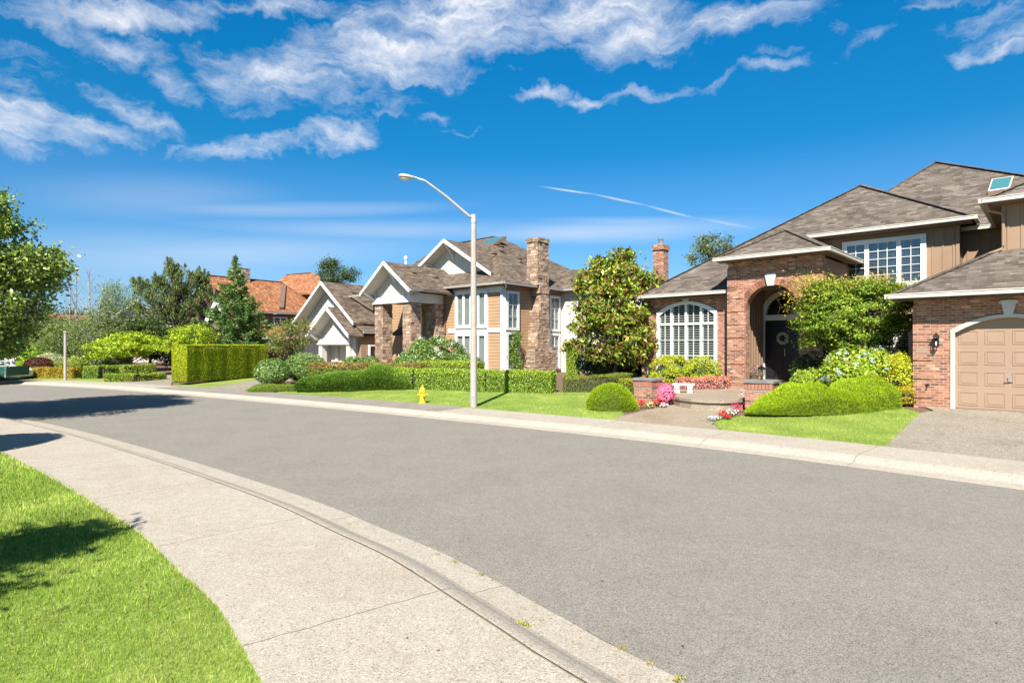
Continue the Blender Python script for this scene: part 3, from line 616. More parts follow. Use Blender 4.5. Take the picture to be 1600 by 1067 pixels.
# brick walls
mb = MB(); fg = arch_wall(mb, 0, 7.2, .3, 3.50, .93, 3.29, 2.52, .36, 0, .25); mb.box(7.0, 7.2, .25, 9, .3, 3.5); mb.box(0, .2, .25, 6.3, .3, 3.5)
H1.put(mb, 'wall', 'brick', label='brick garage wall')
mb = MB(); # corner quoin blocks and plinth of the garage wall
for z in np.arange(.62, 3.0, .54): mb = MB(); mb.box(-.02, .42, -.03, .1, z, z+.50); H1.put(mb, 'quoin', 'brick')
mb = MB(); x0 = .86; N = 20; co, ci = 2.11, 1.25
pts = [(co-ci*math.cos(math.pi*i/N)) for i in range(N+1)]; fo = lambda x: 2.56+.40*(1-((x-co)/ci)**2); fi = lambda x: 2.47+.40*(1-(min(1, abs(x-co)/(ci-.1)))**2)
mb.box(co-ci, co-ci+.1, -.03, .15, .36, fo(co-ci)); mb.box(co+ci-.1, co+ci, -.03, .15, .36, fo(co+ci))
for x, y in zip(pts, pts[1:]): mb.hexa([(x, -.036, fi(x)), (y, -.036, fi(y)), (y, .15, fi(y)), (x, .15, fi(x)), (x, -.036, fo(x)), (y, -.036, fo(y)), (y, .15, fo(y)), (x, .15, fo(x))])
H1.put(mb, 'door_frame', 'gutter_paint')
mb = MB(); mb.box(co-ci+.1, co+ci-.1, .14, .2, .37, 2.95)
dw = (2*ci-.2)/4
for i in range(4):
    for j in range(4):
        a0 = co-ci+.1+dw*i+.07; a1 = a0+dw-.14; z0_ = .46+.565*j; z1_ = z0_+.38
        for w_, d_ in ((.0, .012), (.03, -.0)):
            pass
        mb.box(a0, a1, .128, .14, z0_, z0_+.025); mb.box(a0, a1, .128, .14, z1_-.025, z1_); mb.box(a0, a0+.025, .128, .14, z0_+.025, z1_-.025); mb.box(a1-.025, a1, .128, .14, z0_+.025, z1_-.025)
        mb.box(a0+.055, a1-.055, .131, .14, z0_+.055, z1_-.055)
    if i < 3: pass
for j in range(1, 4): mb.box(co-ci+.1, co+ci-.1, .1385, .141, .46+.565*j-.095, .46+.565*j-.088)
gd = H1.put(mb, 'garage_door', 'tan_door')
mb = MB(); mb.box(co-.02, co+.02, .10, .14, 1.17, 1.27); mb.bar((co-.09, .09, 1.15), (co+.09, .09, 1.18), .02, .02); H1.put(mb, 'handle', 'metal', gd)
mb = MB(); mb.hexa([(co-.09, -.075, 2.95), (co+.09, -.075, 2.95), (co+.09, .1, 2.95), (co-.09, .1, 2.95), (co-.17, -.075, 3.33), (co+.17, -.075, 3.33), (co+.17, .1, 3.33), (co-.17, .1, 3.33)]); mb.box(co-.2, co-.14, -.07, .05, 3.24, 3.3); mb.box(co+.14, co+.2, -.07, .05, 3.24, 3.3)
H1.put(mb, 'keystone', 'keystone')
mb = MB(); mb.box(.05, .34, -.045, 0, 1.90, 2.06); H1.put(mb, 'cover_plate', 'tan_door')
mb = MB(); mb.box(.50, .60, -.03, 0, 2.10, 2.34); mb.bar((.55, -.03, 2.30), (.55, -.16, 2.40), .02, .02); mb.box(.49, .61, -.22, -.10, 2.10, 2.115)
for sx in (.495, .59):
    for sy in (-.215, -.12): mb.box(sx, sx+.015, sy, sy+.015, 2.115, 2.35)
mb.hexa([(.46, -.25, 2.35), (.64, -.25, 2.35), (.64, -.07, 2.35), (.46, -.07, 2.35), (.50, -.21, 2.42), (.60, -.21, 2.42), (.60, -.11, 2.42), (.50, -.11, 2.42)]); mb.box(.52, .58, -.19, -.13, 2.42, 2.47)
wl = H1.put(mb, 'wall_lamp', 'black_metal'); mb = MB(); mb.lathe([(.02, 0), (.028, .06), (.012, .12)], .55, -.16, 8, 2.12); H1.put(mb, 'bulb', 'white_paint', wl)
mb = MB(); mb.tube([(.34, 0, .98), (.34, -.09, .98), (.34, -.12, .93)], [.018, .018, .02], 8); mb.lathe([(.05, 0), (.05, .015)], .34, -.05, 10, 1.01); H1.put(mb, 'tap', 'black_metal')
# garage roof
K = .58; z_ = lambda t: 3.58+K*t
mb = MB(); mb.slab([(-.5, -.55, 3.58), (7.7, -.55, 3.58), (7.7, 1.7, z_(2.25)), (1.75, 1.7, z_(2.25))], .09); mb.slab([(-.5, 6.3, 3.58), (-.5, -.55, 3.58), (1.75, 1.7, z_(2.25)), (1.75, 6.3, z_(2.25))], .09)
mb.box(-.45, 7.6, -.5, 0, 3.42, 3.46); ridge_cap(mb, [(-.45, -.5, 3.6), (1.75, 1.7, z_(2.25))])
H1.put(mb, 'roof', 'shingle', label='garage roof')
gutter(H1, [(-.53, -.61, 3.53), (7.7, -.61, 3.53)]); gutter(H1, [(-.56, -.6, 3.53), (-.56, 5.2, 3.53)])
# upper block above the garage
mb = MB(); mb.box(1.86, 7.2, 1.7, 5.75, 4.3, 6.25); battens(mb, FRONT(1.7), 1.86, 7.2, 4.6, 6.25, .3); mb.box(1.86, 1.95, 1.665, 1.7, 4.4, 6.25)
H1.put(mb, 'upper_wall', 'tan_board')
mb = MB(); mb.slab([(1.5, 1.2, 6.32), (7.7, 1.2, 6.32), (7.7, 4.0, 6.32+K*2.8), (4.3, 4.0, 6.32+K*2.8)], .09); mb.slab([(1.5, 5.79, 6.32), (1.5, 1.2, 6.32), (4.3, 4.0, 6.32+K*2.8), (4.3, 5.79, 6.32+K*2.8)], .09)
mb.slab([(4.3, 4.0, 6.32+K*2.8), (7.7, 4.0, 6.32+K*2.8), (7.7, 8, 6.32+K*1.8), (4.3, 8, 6.32+K*1.8)], .09); ridge_cap(mb, [(1.5, 1.2, 6.33), (4.3, 4.0, 6.33+K*2.8)]); H1.put(mb, 'roof', 'shingle', label='roof over the upper storey at the right')
mb = MB(); mb.box(1.5, 1.86, 1.22, 5.7, 6.17, 6.21); mb.box(1.861, 7.6, 1.22, 1.69, 6.17, 6.21); H1.put(mb, 'soffit', 'brown_board')
gutter(H1, [(1.46, 1.14, 6.27), (7.7, 1.14, 6.27)]); gutter(H1, [(1.44, 1.10, 6.27), (1.44, 5.7, 6.27)])
mb = MB(); mb.tube([(1.52, 1.2, 6.2), (1.6, 1.35, 6.0), (1.86, 1.6, 5.93), (1.9, 1.63, 5.85), (1.9, 1.63, 5.0), (1.86, 1.6, 4.9), (1.6, 1.5, 4.78)], [.04]*7, 8); H1.put(mb, 'downpipe', 'tan_board')
# courtyard wall, second floor window and the recessed wall
mb = MB(); mb.box(-4.0, .5, 5.25, 5.5, .3, 6.45); battens(mb, FRONT(5.25), -4.0, .45, 3.9, 6.4, .3); mb.box(.42, .52, 5.22, 5.25, .4, 6.4); H1.put(mb, 'upper_wall', 'tan_board')
mb = MB(); mb.box(.5, 6, 6.3, 6.5, .3, 6.3); battens(mb, FRONT(6.3), .5, 2.2, 3.9, 6.2, .3); mb.box(.3, .5, 5.5, 6.3, .3, 6.4); H1.put(mb, 'upper_wall', 'tan_board', label='recessed tan board wall')
window(H1, FRONT(5.25), -3.14, -.43, 4.31, 6.15, tr=.17, cols=(1, 1.5, 1), mm=(2, 3, 2), rows=5, mull=.15, back='room_shade', g='glass_blue', blinds=True)
window(H1, FRONT(5.25), -2.4, -.85, .85, 2.77, tr=.1, cols=(1, 1, 1), mm=(1, 1, 1), back='room_shade', louv=True, label='shuttered ground floor window in the corner')
# main roof: two hipped masses on the same slope
P1 = (-3.11, 7.88, 8.93); P3 = (-.88, 10.86, 10.12); e1 = 4.25
mb = MB()
mb.slab([(-10.32, 1.7, e1), (-4.25, 1.7, e1), (-4.25, 4.7, 6.5), (.95, 4.7, 6.5), P1], .1)
mb.slab([(.95, 4.7, 6.5), (.95, 8.6, 6.5), P1], .1); mb.slab([(-10.32, 13, e1), (-10.32, 1.7, e1), P1, (-3.11, 12, 8.93)], .1)
mb.slab([(-4.8, 5.8, 6.32), (6.0, 5.8, 6.32), P3], .1); mb.slab([(6.0, 5.8, 6.32), (6.0, 16, 6.32), P3], .1); mb.slab([(-4.8, 16, 6.32), (-4.8, 5.8, 6.32), P3], .1)
mb.slab([(-9.0, 9.6, 7.2), (-5, 9.6, 7.2), (-5, 12.4, 8.8), (-6.2, 12.4, 8.8)], .1)
ridge_cap(mb, [(-10.32, 1.7, e1), P1, (.95, 4.7, 6.52)], .26); ridge_cap(mb, [(-2.3, 9.2, 8.82), P3, (6, 5.8, 6.34)], .26)
H1.put(mb, 'roof', 'shingle', label='main roof with two peaks')
mb = MB(); mb.box(-4.1, .9, 4.72, 5.25, 6.33, 6.37); H1.put(mb, 'soffit', 'brown_board'); mb = MB(); mb.box(-9.9, -6.1, 1.75, 2.2, 4.05, 4.09); H1.put(mb, 'soffit', 'brown_board')
gutter(H1, [(-4.28, 4.64, 6.45), (.98, 4.64, 6.45)]); gutter(H1, [(1.01, 4.6, 6.45), (1.01, 5.75, 6.45)]); gutter(H1, [(.5, 5.74, 6.25), (6, 5.74, 6.25)])
gutter(H1, [(-10.35, 1.64, 4.2), (-6.3, 1.64, 4.2)]); gutter(H1, [(-9.0, 9.55, 7.15), (-5, 9.55, 7.15)])
mb = MB(); sk = [(1.10, 7.72, 7.76), (1.74, 7.75, 7.78), (1.82, 8.5, 8.36), (1.16, 8.55, 8.38)]; up = Vector((0, -.6, .8))*.12
fr_ = [Vector(p)+up for p in sk]; mb.slab([tuple(p) for p in fr_], .2); so = H1.put(mb, 'skylight', 'brown_board')
cc = sum(fr_, Vector())/4; mb = MB(); mb.slab([tuple(cc+(p-cc)*.98+up*.1) for p in fr_], .02); H1.put(mb, 'skylight_frame', 'gutter_paint', so)
mb = MB(); mb.slab([tuple(cc+(p-cc)*.84+up*.22) for p in fr_], .02); H1.put(mb, 'skylight_glass', 'skylight_glass', so)
# left wing
mb = MB(); N = 18; wc, wh = -8.205, 1.335
mb.box(-10.3, wc-wh, 2.2, 2.4, .3, 4.12); mb.box(wc+wh, -6.09, 2.2, 2.4, .3, 4.12); mb.box(wc-wh, wc+wh, 2.2, 2.4, .3, .95)
xs = [wc-wh+2*wh*i/N for i in range(N+1)]; fa = lambda x: 3.95-.43*((x-wc)/wh)**2-.02
for x, y in zip(xs, xs[1:]): mb.hexa([(x, 2.2, fa(x)), (y, 2.2, fa(y)), (y, 2.4, fa(y)), (x, 2.4, fa(x)), (x, 2.2, 4.12), (y, 2.2, 4.12), (y, 2.4, 4.12), (x, 2.4, 4.12)])
mb.box(-10.3, -10.1, 2.4, 12, .3, 4.12); H1.put(mb, 'wall', 'brick', label='left wing brick wall')
window(H1, FRONT(2.2), wc-wh, wc+wh, .95, 3.95, tr=.13, cols=(1, 1.12, 1.12, 1), mm=(2, 2, 2, 2), rows=3, mull=.09, back='room_shade', louv=True, arch=.43, transom=3.02, label='wide arched window with white shutters', mun=.02)
mb = MB(); mb.hexa([(wc-.1, 2.13, 3.93), (wc+.1, 2.13, 3.93), (wc+.1, 2.3, 3.93), (wc-.1, 2.3, 3.93), (wc-.15, 2.13, 4.1), (wc+.15, 2.13, 4.1), (wc+.15, 2.3, 4.1), (wc-.15, 2.3, 4.1)]); H1.put(mb, 'keystone', 'keystone')
# porch block with the arched entry
mb = MB(); arch_wall(mb, -6.09, -2.83, .3, 5.3, -5.44, -3.58, 3.38, .93, 1.4, .4, semi=True); H1.put(mb, 'wall', 'brick', label='porch brick wall with arched opening')
mb = MB()
for z in np.arange(.95, 3.9, .49):
    for x0_, x1_ in ((-6.12, -5.47), (-3.55, -2.80)): mb = MB(); mb.box(x0_, x1_, 1.37, 1.8, z, z+.455); H1.put(mb, 'quoin', 'brick')
for z in (4.15, 4.62):
    for x0_, x1_ in ((-6.12, -5.75), (-3.2, -2.80)): mb = MB(); mb.box(x0_, x1_, 1.37, 1.8, z, z+.42); H1.put(mb, 'quoin', 'brick')
voussoirs(H1, -4.51, 3.38, .93, 1.4, 30)
mb = MB(); mb.hexa([(-4.62, 1.29, 4.28), (-4.40, 1.29, 4.28), (-4.40, 1.5, 4.28), (-4.62, 1.5, 4.28), (-4.70, 1.29, 4.66), (-4.32, 1.29, 4.66), (-4.32, 1.5, 4.66), (-4.70, 1.5, 4.66)]); mb.box(-4.66, -4.36, 1.31, 1.4, 4.66, 4.72); H1.put(mb, 'keystone', 'keystone')
mb = MB(); mb.box(-6.0, -5.72, 1.8, 4.2, .4, 4.9); battens(mb, RIGHT(-5.72), 1.85, 4.0, .75, 4.6, .26, .04, .03); mb.box(-3.3, -3.0, 1.8, 5.25, .4, 5.2); mb.box(-3.0, -2.9, 1.8, 5.25, .4, 5.2); mb.box(-5.72, -3.3, 1.8, 4.05, 4.72, 4.8)
N = 20; cD = -4.85; mb.box(-5.72, cD-.97, 4.05, 4.2, .7, 4.72); mb.box(cD+.97, -3.3, 4.05, 4.2, .7, 4.72); xs = [cD-.97*math.cos(math.pi*i/N) for i in range(N+1)]; f = lambda x: 3.36+.97*math.sqrt(max(0, 1-((x-cD)/.97)**2))
for x, y in zip(xs, xs[1:]): mb.hexa([(x, 4.05, f(x)), (y, 4.05, f(y)), (y, 4.2, f(y)), (x, 4.2, f(x)), (x, 4.05, 4.72), (y, 4.05, 4.72), (y, 4.2, 4.72), (x, 4.2, 4.72)])
H1.put(mb, 'porch_wall', 'tan_board')
mb = MB(); mb.box(cD-.97, cD-.83, 3.97, 4.1, .76, 3.36); mb.box(cD+.83, cD+.97, 3.97, 4.1, .76, 3.36); mb.box(cD-.83, cD+.83, 3.97, 4.1, 3.14, 3.36)
g1 = lambda x, r: 3.36+r*math.sqrt(max(0, 1-((x-cD)/r)**2))
for i in range(N):
    t0, t1 = math.pi*i/N, math.pi*(i+1)/N; q = [(cD-r*math.cos(t), 3.36+r*math.sin(t)) for t, r in ((t0, .78), (t1, .78), (t1, .97), (t0, .97))]
    mb.hexa([(q[0][0], 3.965, q[0][1]), (q[1][0], 3.965, q[1][1]), (q[1][0], 4.1, q[1][1]), (q[0][0], 4.1, q[0][1]), (q[3][0], 3.965, q[3][1]), (q[2][0], 3.965, q[2][1]), (q[2][0], 4.1, q[2][1]), (q[3][0], 4.1, q[3][1])])
for t in (math.pi/3, 2*math.pi/3): mb.bar((cD-.3*math.cos(t), 4.03, 3.36+.3*math.sin(t)), (cD-.8*math.cos(t), 4.03, 3.36+.8*math.sin(t)), .02, .02, (0, 1, 0))
for i in range(10):
    t0, t1 = math.pi*i/10, math.pi*(i+1)/10; mb.bar((cD-.33*math.cos(t0), 4.03, 3.36+.33*math.sin(t0)), (cD-.33*math.cos(t1), 4.03, 3.36+.33*math.sin(t1)), .02, .02, (0, 1, 0))
fan = H1.put(mb, 'door_frame', 'white_paint')
mb = MB(); mb.add([(cD-.8*math.cos(math.pi*i/N), 4.06, 3.36+.8*math.sin(math.pi*i/N)) for i in range(N+1)], [tuple(range(N+1))]); H1.put(mb, 'fanlight', 'glass_blue', fan)
mb = MB(); mb.box(cD-.83, cD+.83, 4.12, 4.14, 3.3, 4.2); H1.put(mb, 'shade_panel', 'room_shade', fan)
mb = MB(); mb.box(cD-.83, cD+.83, 4.05, 4.12, .76, 3.14)
for sx in (-.78, .06):
    for z0_, z1_ in ((.9, 1.6), (1.72, 3.0)): mb.box(cD+sx+.1, cD+sx+.62, 4.035, 4.05, z0_, z1_)
fd = H1.put(mb, 'front_door', 'black_door'); mb = MB(); mb.bar((cD-.06, 4.02, 1.7), (cD-.06, 4.02, 2.0), .03, .03, (0, 1, 0)); H1.put(mb, 'handle', 'metal', fd)
mb = MB(); mb.box(-5.72, -3.3, 1.5, 4.05, .5, .76); mb.box(-5.44, -3.58, 1.1, 1.5, .3, .6); H1.put(mb, 'step', 'path_concrete')
mb = MB(); pz = lambda t: 5.38+K*t
mb.slab([(-6.38, .88, 5.38), (-2.54, .88, 5.38), (-4.46, 2.8, pz(1.92))], .09); mb.slab([(-2.54, .88, 5.38), (-2.54, 5.3, 5.38), (-4.46, 5.3, pz(1.92)), (-4.46, 2.8, pz(1.92))], .09)
mb.slab([(-6.38, 4, 5.38), (-6.38, .88, 5.38), (-4.46, 2.8, pz(1.92)), (-4.46, 4.6, pz(1.92))], .09); ridge_cap(mb, [(-6.38, .88, 5.39), (-4.46, 2.8, pz(1.93)), (-2.54, .88, 5.39)])
H1.put(mb, 'roof', 'shingle', label='porch roof'); mb = MB(); mb.box(-6.35, -2.83, .92, 1.4, 5.24, 5.28); mb.box(-2.83, -2.56, .92, 5.2, 5.24, 5.28); H1.put(mb, 'soffit', 'brown_board')
gutter(H1, [(-6.42, .82, 5.33), (-2.5, .82, 5.33)]); gutter(H1, [(-2.48, .82, 5.33), (-2.48, 5.2, 5.33)])
# chimney on the left wall
mb = MB(); mb.box(-11.34, -10.78, 5, 5.5, .3, 6.72); mb.box(-10.78, -10.3, 5.02, 5.48, .3, 3.9); mb.box(-11.39, -10.73, 4.95, 5.55, 6.72, 6.9); mb.box(-11.36, -10.76, 4.98, 5.52, 6.9, 6.97)
for i in range(5): mb.box(-11.37+.135*i, -11.30+.135*i, 4.92, 4.97, 6.74, 6.89)
mb.hexa([(-11.29, 5.04, 6.97), (-10.83, 5.04, 6.97), (-10.83, 5.46, 6.97), (-11.29, 5.46, 6.97), (-11.17, 5.14, 7.06), (-10.95, 5.14, 7.06), (-10.95, 5.36, 7.06), (-11.17, 5.36, 7.06)])
ch = H1.put(mb, 'chimney', 'brick'); mb = MB(); mb.lathe([(.08, 0), (.08, .2), (.12, .22), (.12, .25), (.05, .3)], -11.06, 5.25, 12, 7.03)
for i in range(4): t = i*math.pi/2+.4; mb.box(-11.06+.12*math.cos(t)-.012, -11.06+.12*math.cos(t)+.012, 5.25+.12*math.sin(t)-.012, 5.25+.12*math.sin(t)+.012, 7.02, 7.34)
H1.put(mb, 'flue', 'metal', ch)
for p in ((-2.2, 7.6, 8.68),): pass
# ================================================================== the tan house
e2 = (.767, -.642); H2 = House((-.55, 34.5), e2, 'tan_house', 'two-storey tan and white house with fieldstone pillars and chimney')
E2, N2, O2 = np.array(e2), np.array((.642, .767)), np.array((-.55, 34.5))
def h2w(a, b): p = O2+a*E2+b*N2; return float(p[0]), float(p[1])
TZ = 5.82
mb = MB(); mb.box(-12, 0, 0, .2, .3, 5.7); mb.box(-.2, 0, .2, 12, .3, 5.7); mb.box(-12, -11.8, .2, 10, .3, 5.7); H2.put(mb, 'wall', 'siding_tan')
mb = MB(); mb.box(-4.6, -.12, -.035, 0, 5.3, 5.62); mb.box(-4.55, .0, -.05, 0, 2.93, 3.2); mb.box(-.12, .035, -.06, 0, .55, 5.62); mb.box(0, .05, -.06, .1, .55, 5.62); mb.box(-1.1, 3.0, -.05, 0, .42, .55) if 0 else None
mb.box(-1.13, .05, -.045, 0, .42, .55); mb.box(0, .045, 0, 2.2, .42, .55); mb.box(-5.05, -4.93, -.75, -.62, .45, 4.4)
H2.put(mb, 'trim', 'white_paint')
window(H2, FRONT(0), -3.84, -1.13, 3.2, 5.5, tr=.2, cols=(1, 1, 1, 1), mm=(1,)*4, rows=1, mull=.17, back='curtain', label='four-light upper bay window')
window(H2, FRONT(0), -3.84, -1.13, .5, 2.93, tr=.2, cols=(1, 1, 1, 1), mm=(1,)*4, rows=1, mull=.14, back='curtain', label='four-light lower bay window')
for t0, t1 in ((.62, 2.95), (3.05, 5.38)):
    window(H2, RIGHT(0), .24, 1.42, t0, t1, tr=.16, cols=(1,), mm=(2,), rows=3, mun=.02, back='curtain'); window(H2, RIGHT(0), 4.5, 5.68, t0, t1, tr=.16, cols=(1,), mm=(2,), rows=3, mun=.02, back='curtain')
mb = MB(); mb.box(0, 3.2, 5.95, 6.15, .3, 5.7); H2.put(mb, 'wall', 'siding_white', label='white lap siding wing'); mb = MB(); mb.box(-.0, .1, 5.88, 5.95, .4, 5.6); H2.put(mb, 'trim', 'cream_paint')
window(H2, FRONT(5.95), 1.2, 2.6, 1.2, 3.4, tr=.12, cols=(1, 1), mm=(2, 2), rows=2, back='room_shade')
# roofs
PR, PL = (-6.88, 7.12, 10.37), (-12.3, 6.8, 10.2)
mb = MB()
mb.slab([(-12.5, -.5, TZ), (.5, -.5, TZ), PR, PL], .12); mb.slab([(.5, -.5, TZ), (.5, 5.45, TZ), (-.9, 6.9, TZ+.9), (-.9, 12, TZ+.9), (-6.88, 13, 10.37), PR], .12) if 0 else None
mb.slab([(.5, -.5, TZ), (.5, 15, TZ), (-6.88, 7.6, 10.37), PR], .12); mb.slab([(-19, -.5, TZ), (-12.5, -.5, TZ), PL], .12) if 0 else None
mb.slab([(-12.5, -.5, TZ), PL, (-19.5, 7, TZ)], .12); mb.slab([PL, PR, (-6.88, 7.6, 10.3), (.5, 15, TZ), (-19, 15, TZ)], .12)
mb.slab([(-.2, 5.45, TZ), (3.6, 5.45, TZ), (1.4, 8.2, 7.35), (-3.0, 8.6, 7.6)], .12); mb.slab([(3.6, 5.45, TZ), (3.6, 12, TZ), (1.4, 9, 7.35), (1.4, 8.2, 7.35)], .12)
ridge_cap(mb, [(-12.5, -.5, TZ), PL, PR, (.5, -.5, TZ)], .26)
H2.put(mb, 'roof', 'shingle_dark', label='main hipped roof')
mb = MB(); mb.box(-12.4, 0, -.48, 0, 5.66, 5.70); mb.box(.001, .48, -.48, 5.9, 5.66, 5.70); mb.box(.5, 3.5, 5.5, 5.95, 5.66, 5.7); H2.put(mb, 'soffit', 'brown_board')
gutter(H2, [(-4.6, -.56, 5.76), (.58, -.56, 5.76)], 'grey_gutter'); gutter(H2, [(.56, -.5, 5.76), (.56, 2.55, 5.76)], 'grey_gutter'); gutter(H2, [(.56, 3.82, 5.76), (.56, 5.4, 5.76)], 'grey_gutter'); gutter(H2, [(.6, 5.39, 5.76), (3.6, 5.39, 5.76)], 'grey_gutter'); gutter(H2, [(-19, -.56, 5.76), (-8.9, -.56, 5.76)], 'grey_gutter')
mb = MB(); mb.tube([(.52, -.35, 5.72), (.45, -.2, 5.55), (.09, .12, 5.45), (.09, .12, .5)], [.045]*4, 8); H2.put(mb, 'downpipe', 'white_paint')
# stone chimney on the right side, narrowing above a shoulder
CHS = [(0, .85, 2.0, 4.15, .3, 1.95), (0, .70, 2.42, 3.72, 1.95, 3.1), (0, .70, 2.6, 3.66, 3.1, 4.3), (0, .70, 2.78, 3.62, 4.3, 5.35), (-.1, .72, 2.66, 3.62, 5.35, 5.85), (-.12, .70, 2.46, 3.6, 5.85, 8.5), (-.18, .76, 2.4, 3.66, 8.5, 8.74)]
mb = MB(); mc = MB(); rr = random.Random(8)
for x0_, x1_, y0_, y1_, z0_, z1_ in CHS:
    mb.box(x0_, x1_-.03, y0_+.03, y1_-.03, z0_, z1_); stone_clad(mc, x0_, x1_-.03, y0_+.03, y1_-.03, z0_, z1_, PAL1, rr=rr, sides='FRB' if z0_ < 5.5 else 'FRLB')
H2_ch = H2.put(mb, 'chimney', 'mortar'); H2.put(mc, 'stone_facing', 'stone', H2_ch)
mb = MB(); mb.box(.0, .88, 3.74, 4.2, 1.95, 2.03); H2.put(mb, 'shoulder_cap', 'cap_stone', H2_ch); mb = MB(); mb.box(-.16, .72, 2.44, 3.62, 8.72, 8.77); H2.put(mb, 'cap', 'cap_stone', H2_ch)
def gable(H, aL, aR, aP, bf, bw, zL, zR, zP, zbot, wL, wR, zbeam, back, roof_label, br=True, mat_='cream_paint', beam=True, truss=True):
    """a projecting gable: rake boards in front at bf, board wall at bw, roof running back to b=back"""
    mb = MB(); t = .1
    mb.slab([(aL, bf, zL), (aP, bf, zP), (aP, back, zP), (aL, back, zL)], t); mb.slab([(aP, bf, zP), (aR, bf, zR), (aR, back, zR), (aP, back, zP)], t)
    H.put(mb, 'roof', 'shingle_dark', label=roof_label)
    mb = MB(); rb = .19
    for (a, z) in ((aL, zL), (aR, zR)):
        s = 1 if a < aP else -1
        mb.prism([(a, bf-.05, z+.01), (aP, bf-.05, zP+.01), (aP, bf-.05, zP+.01-rb*1.25), (a, bf-.05, z+.01-rb*1.1)], (0, .09, 0))
    H.put(mb, 'rake_board', 'white_paint')
    mb = MB(); mb.prism([(aL+.06, bf+.05, zL-.14), (aP, bf+.05, zP-.14), (aP, bf+.05, zP-.18), (aL+.06, bf+.05, zL-.18)], (0, bw-bf-.06, 0)); mb.prism([(aR-.06, bf+.05, zR-.14), (aP, bf+.05, zP-.14), (aP, bf+.05, zP-.18), (aR-.06, bf+.05, zR-.18)], (0, bw-bf-.06, 0)); H.put(mb, 'soffit', 'cream_paint')
    sl = (zP-zL)/(aP-aL); sr = (zP-zR)/(aR-aP); top = lambda x: zP-.13-(sl*(aP-x) if x < aP else sr*(x-aP))
    mb = MB(); mb.prism([(wL, bw, zbot), (wR, bw, zbot), (wR, bw, max(top(wR), zbot+.02)), (aP, bw, top(aP)), (wL, bw, max(top(wL), zbot+.02))], (0, .15, 0)); battens(mb, FRONT(bw), wL, wR, zbot+.1, lambda x: top(x)-.02, .3, .04, .02)
    H.put(mb, 'gable_wall', mat_)
    if beam:
        mb = MB(); mb.box(wL-.1, wR+.1, bw-.14, bw+.3, zbeam[0], zbeam[1]); mb.box(wL-.14, wR+.14, bw-.18, bw+.34, zbeam[0]-.1, zbeam[0]); H.put(mb, 'beam', 'white_paint')
    if truss:
        for k in (.0, .5, 1.0):
            mb = MB(); a = wL*(1-k)+wR*k if k != .5 else aP; zz = top(a)-.06; D_ = bw-bf-.06; zlow = max(zz-D_*1.05, zbot+.12)
            mb.bar((a, bw-.02, zz), (a, bf+.06, zz), .1, .12); mb.bar((a, bw-.01, zlow), (a, bf+.1, zz-.04), .13, .13); mb.box(a-.06, a+.06, bw-.07, bw, zlow-.2, zz)
            H.put(mb, 'bracket', 'white_paint')
# entry portico gable
gable(H2, -8.65, -3.95, -6.3, -3.75, -2.8, 5.44, 5.44, 7.24, 4.85, -8.35, -4.75, (4.86, 5.16), 2.2, 'portico roof')
gutter(H2, [(-3.9, -3.7, 5.38), (-4.24, -.5, 5.6)], 'grey_gutter')
mb = MB(); mb.box(-5.25, -4.9, -2.5, -.1, 4.86, 5.35); mb.box(-8.3, -8.0, -2.5, -.1, 4.86, 5.3); mb.box(-5.29, -4.86, -2.46, -.12, 4.78, 4.86); H2.put(mb, 'side_beam', 'white_paint')
for (x0_, y0_) in ((-8.3, -2.82), (-5.55, -2.82), (-5.6, -.8)):
    mb = MB(); mb.box(x0_, x0_+.72, y0_, y0_+.72, .3, 4.78); p_ = H2.put(mb, 'pillar', 'mortar'); mb = MB(); stone_clad(mb, x0_, x0_+.72, y0_, y0_+.72, .3, 4.76, PAL1, rr=rr); H2.put(mb, 'stone_facing', 'stone', p_)
mb = MB(); mb.box(-8.2, -6.5, -.02, 0, .5, 4.2); H2.put(mb, 'entry_wall', 'siding_tan')
window(H2, FRONT(-.02), -7.85, -6.9, 3.1, 4.45, tr=.13, cols=(1,), mm=(2,), rows=2, back='curtain', label='small upper window behind the portico', sill=True)
window(H2, FRONT(-.0), -5.9, -4.75, 2.9, 4.6, tr=.08, cols=(1, 1), mm=(1, 1), back='room_shade', label='dark entry window', trim='brown_board')
mb = MB(); mb.box(-8.0, -6.6, -.1, 0, .5, 2.75); dr_ = H2.put(mb, 'door_frame', 'white_paint'); mb = MB(); mb.box(-7.85, -7.35, -.13, -.1, .55, 2.6); mb.box(-7.2, -6.75, -.13, -.1, .55, 2.6); H2.put(mb, 'side_window', 'skylight_glass', dr_)
mb = MB(); mb.slab([(-9.6, -1.6, 2.95), (-6.2, -1.6, 2.95), (-6.2, .0, 3.7), (-9.6, 0, 3.7)], .1) if 0 else mb.slab([(-9.3, -.9, 2.9), (-8.2, -.9, 2.9), (-8.2, 0, 3.4), (-9.3, 0, 3.4)], .1); H2.put(mb, 'roof', 'shingle_dark', label='small entry roof')
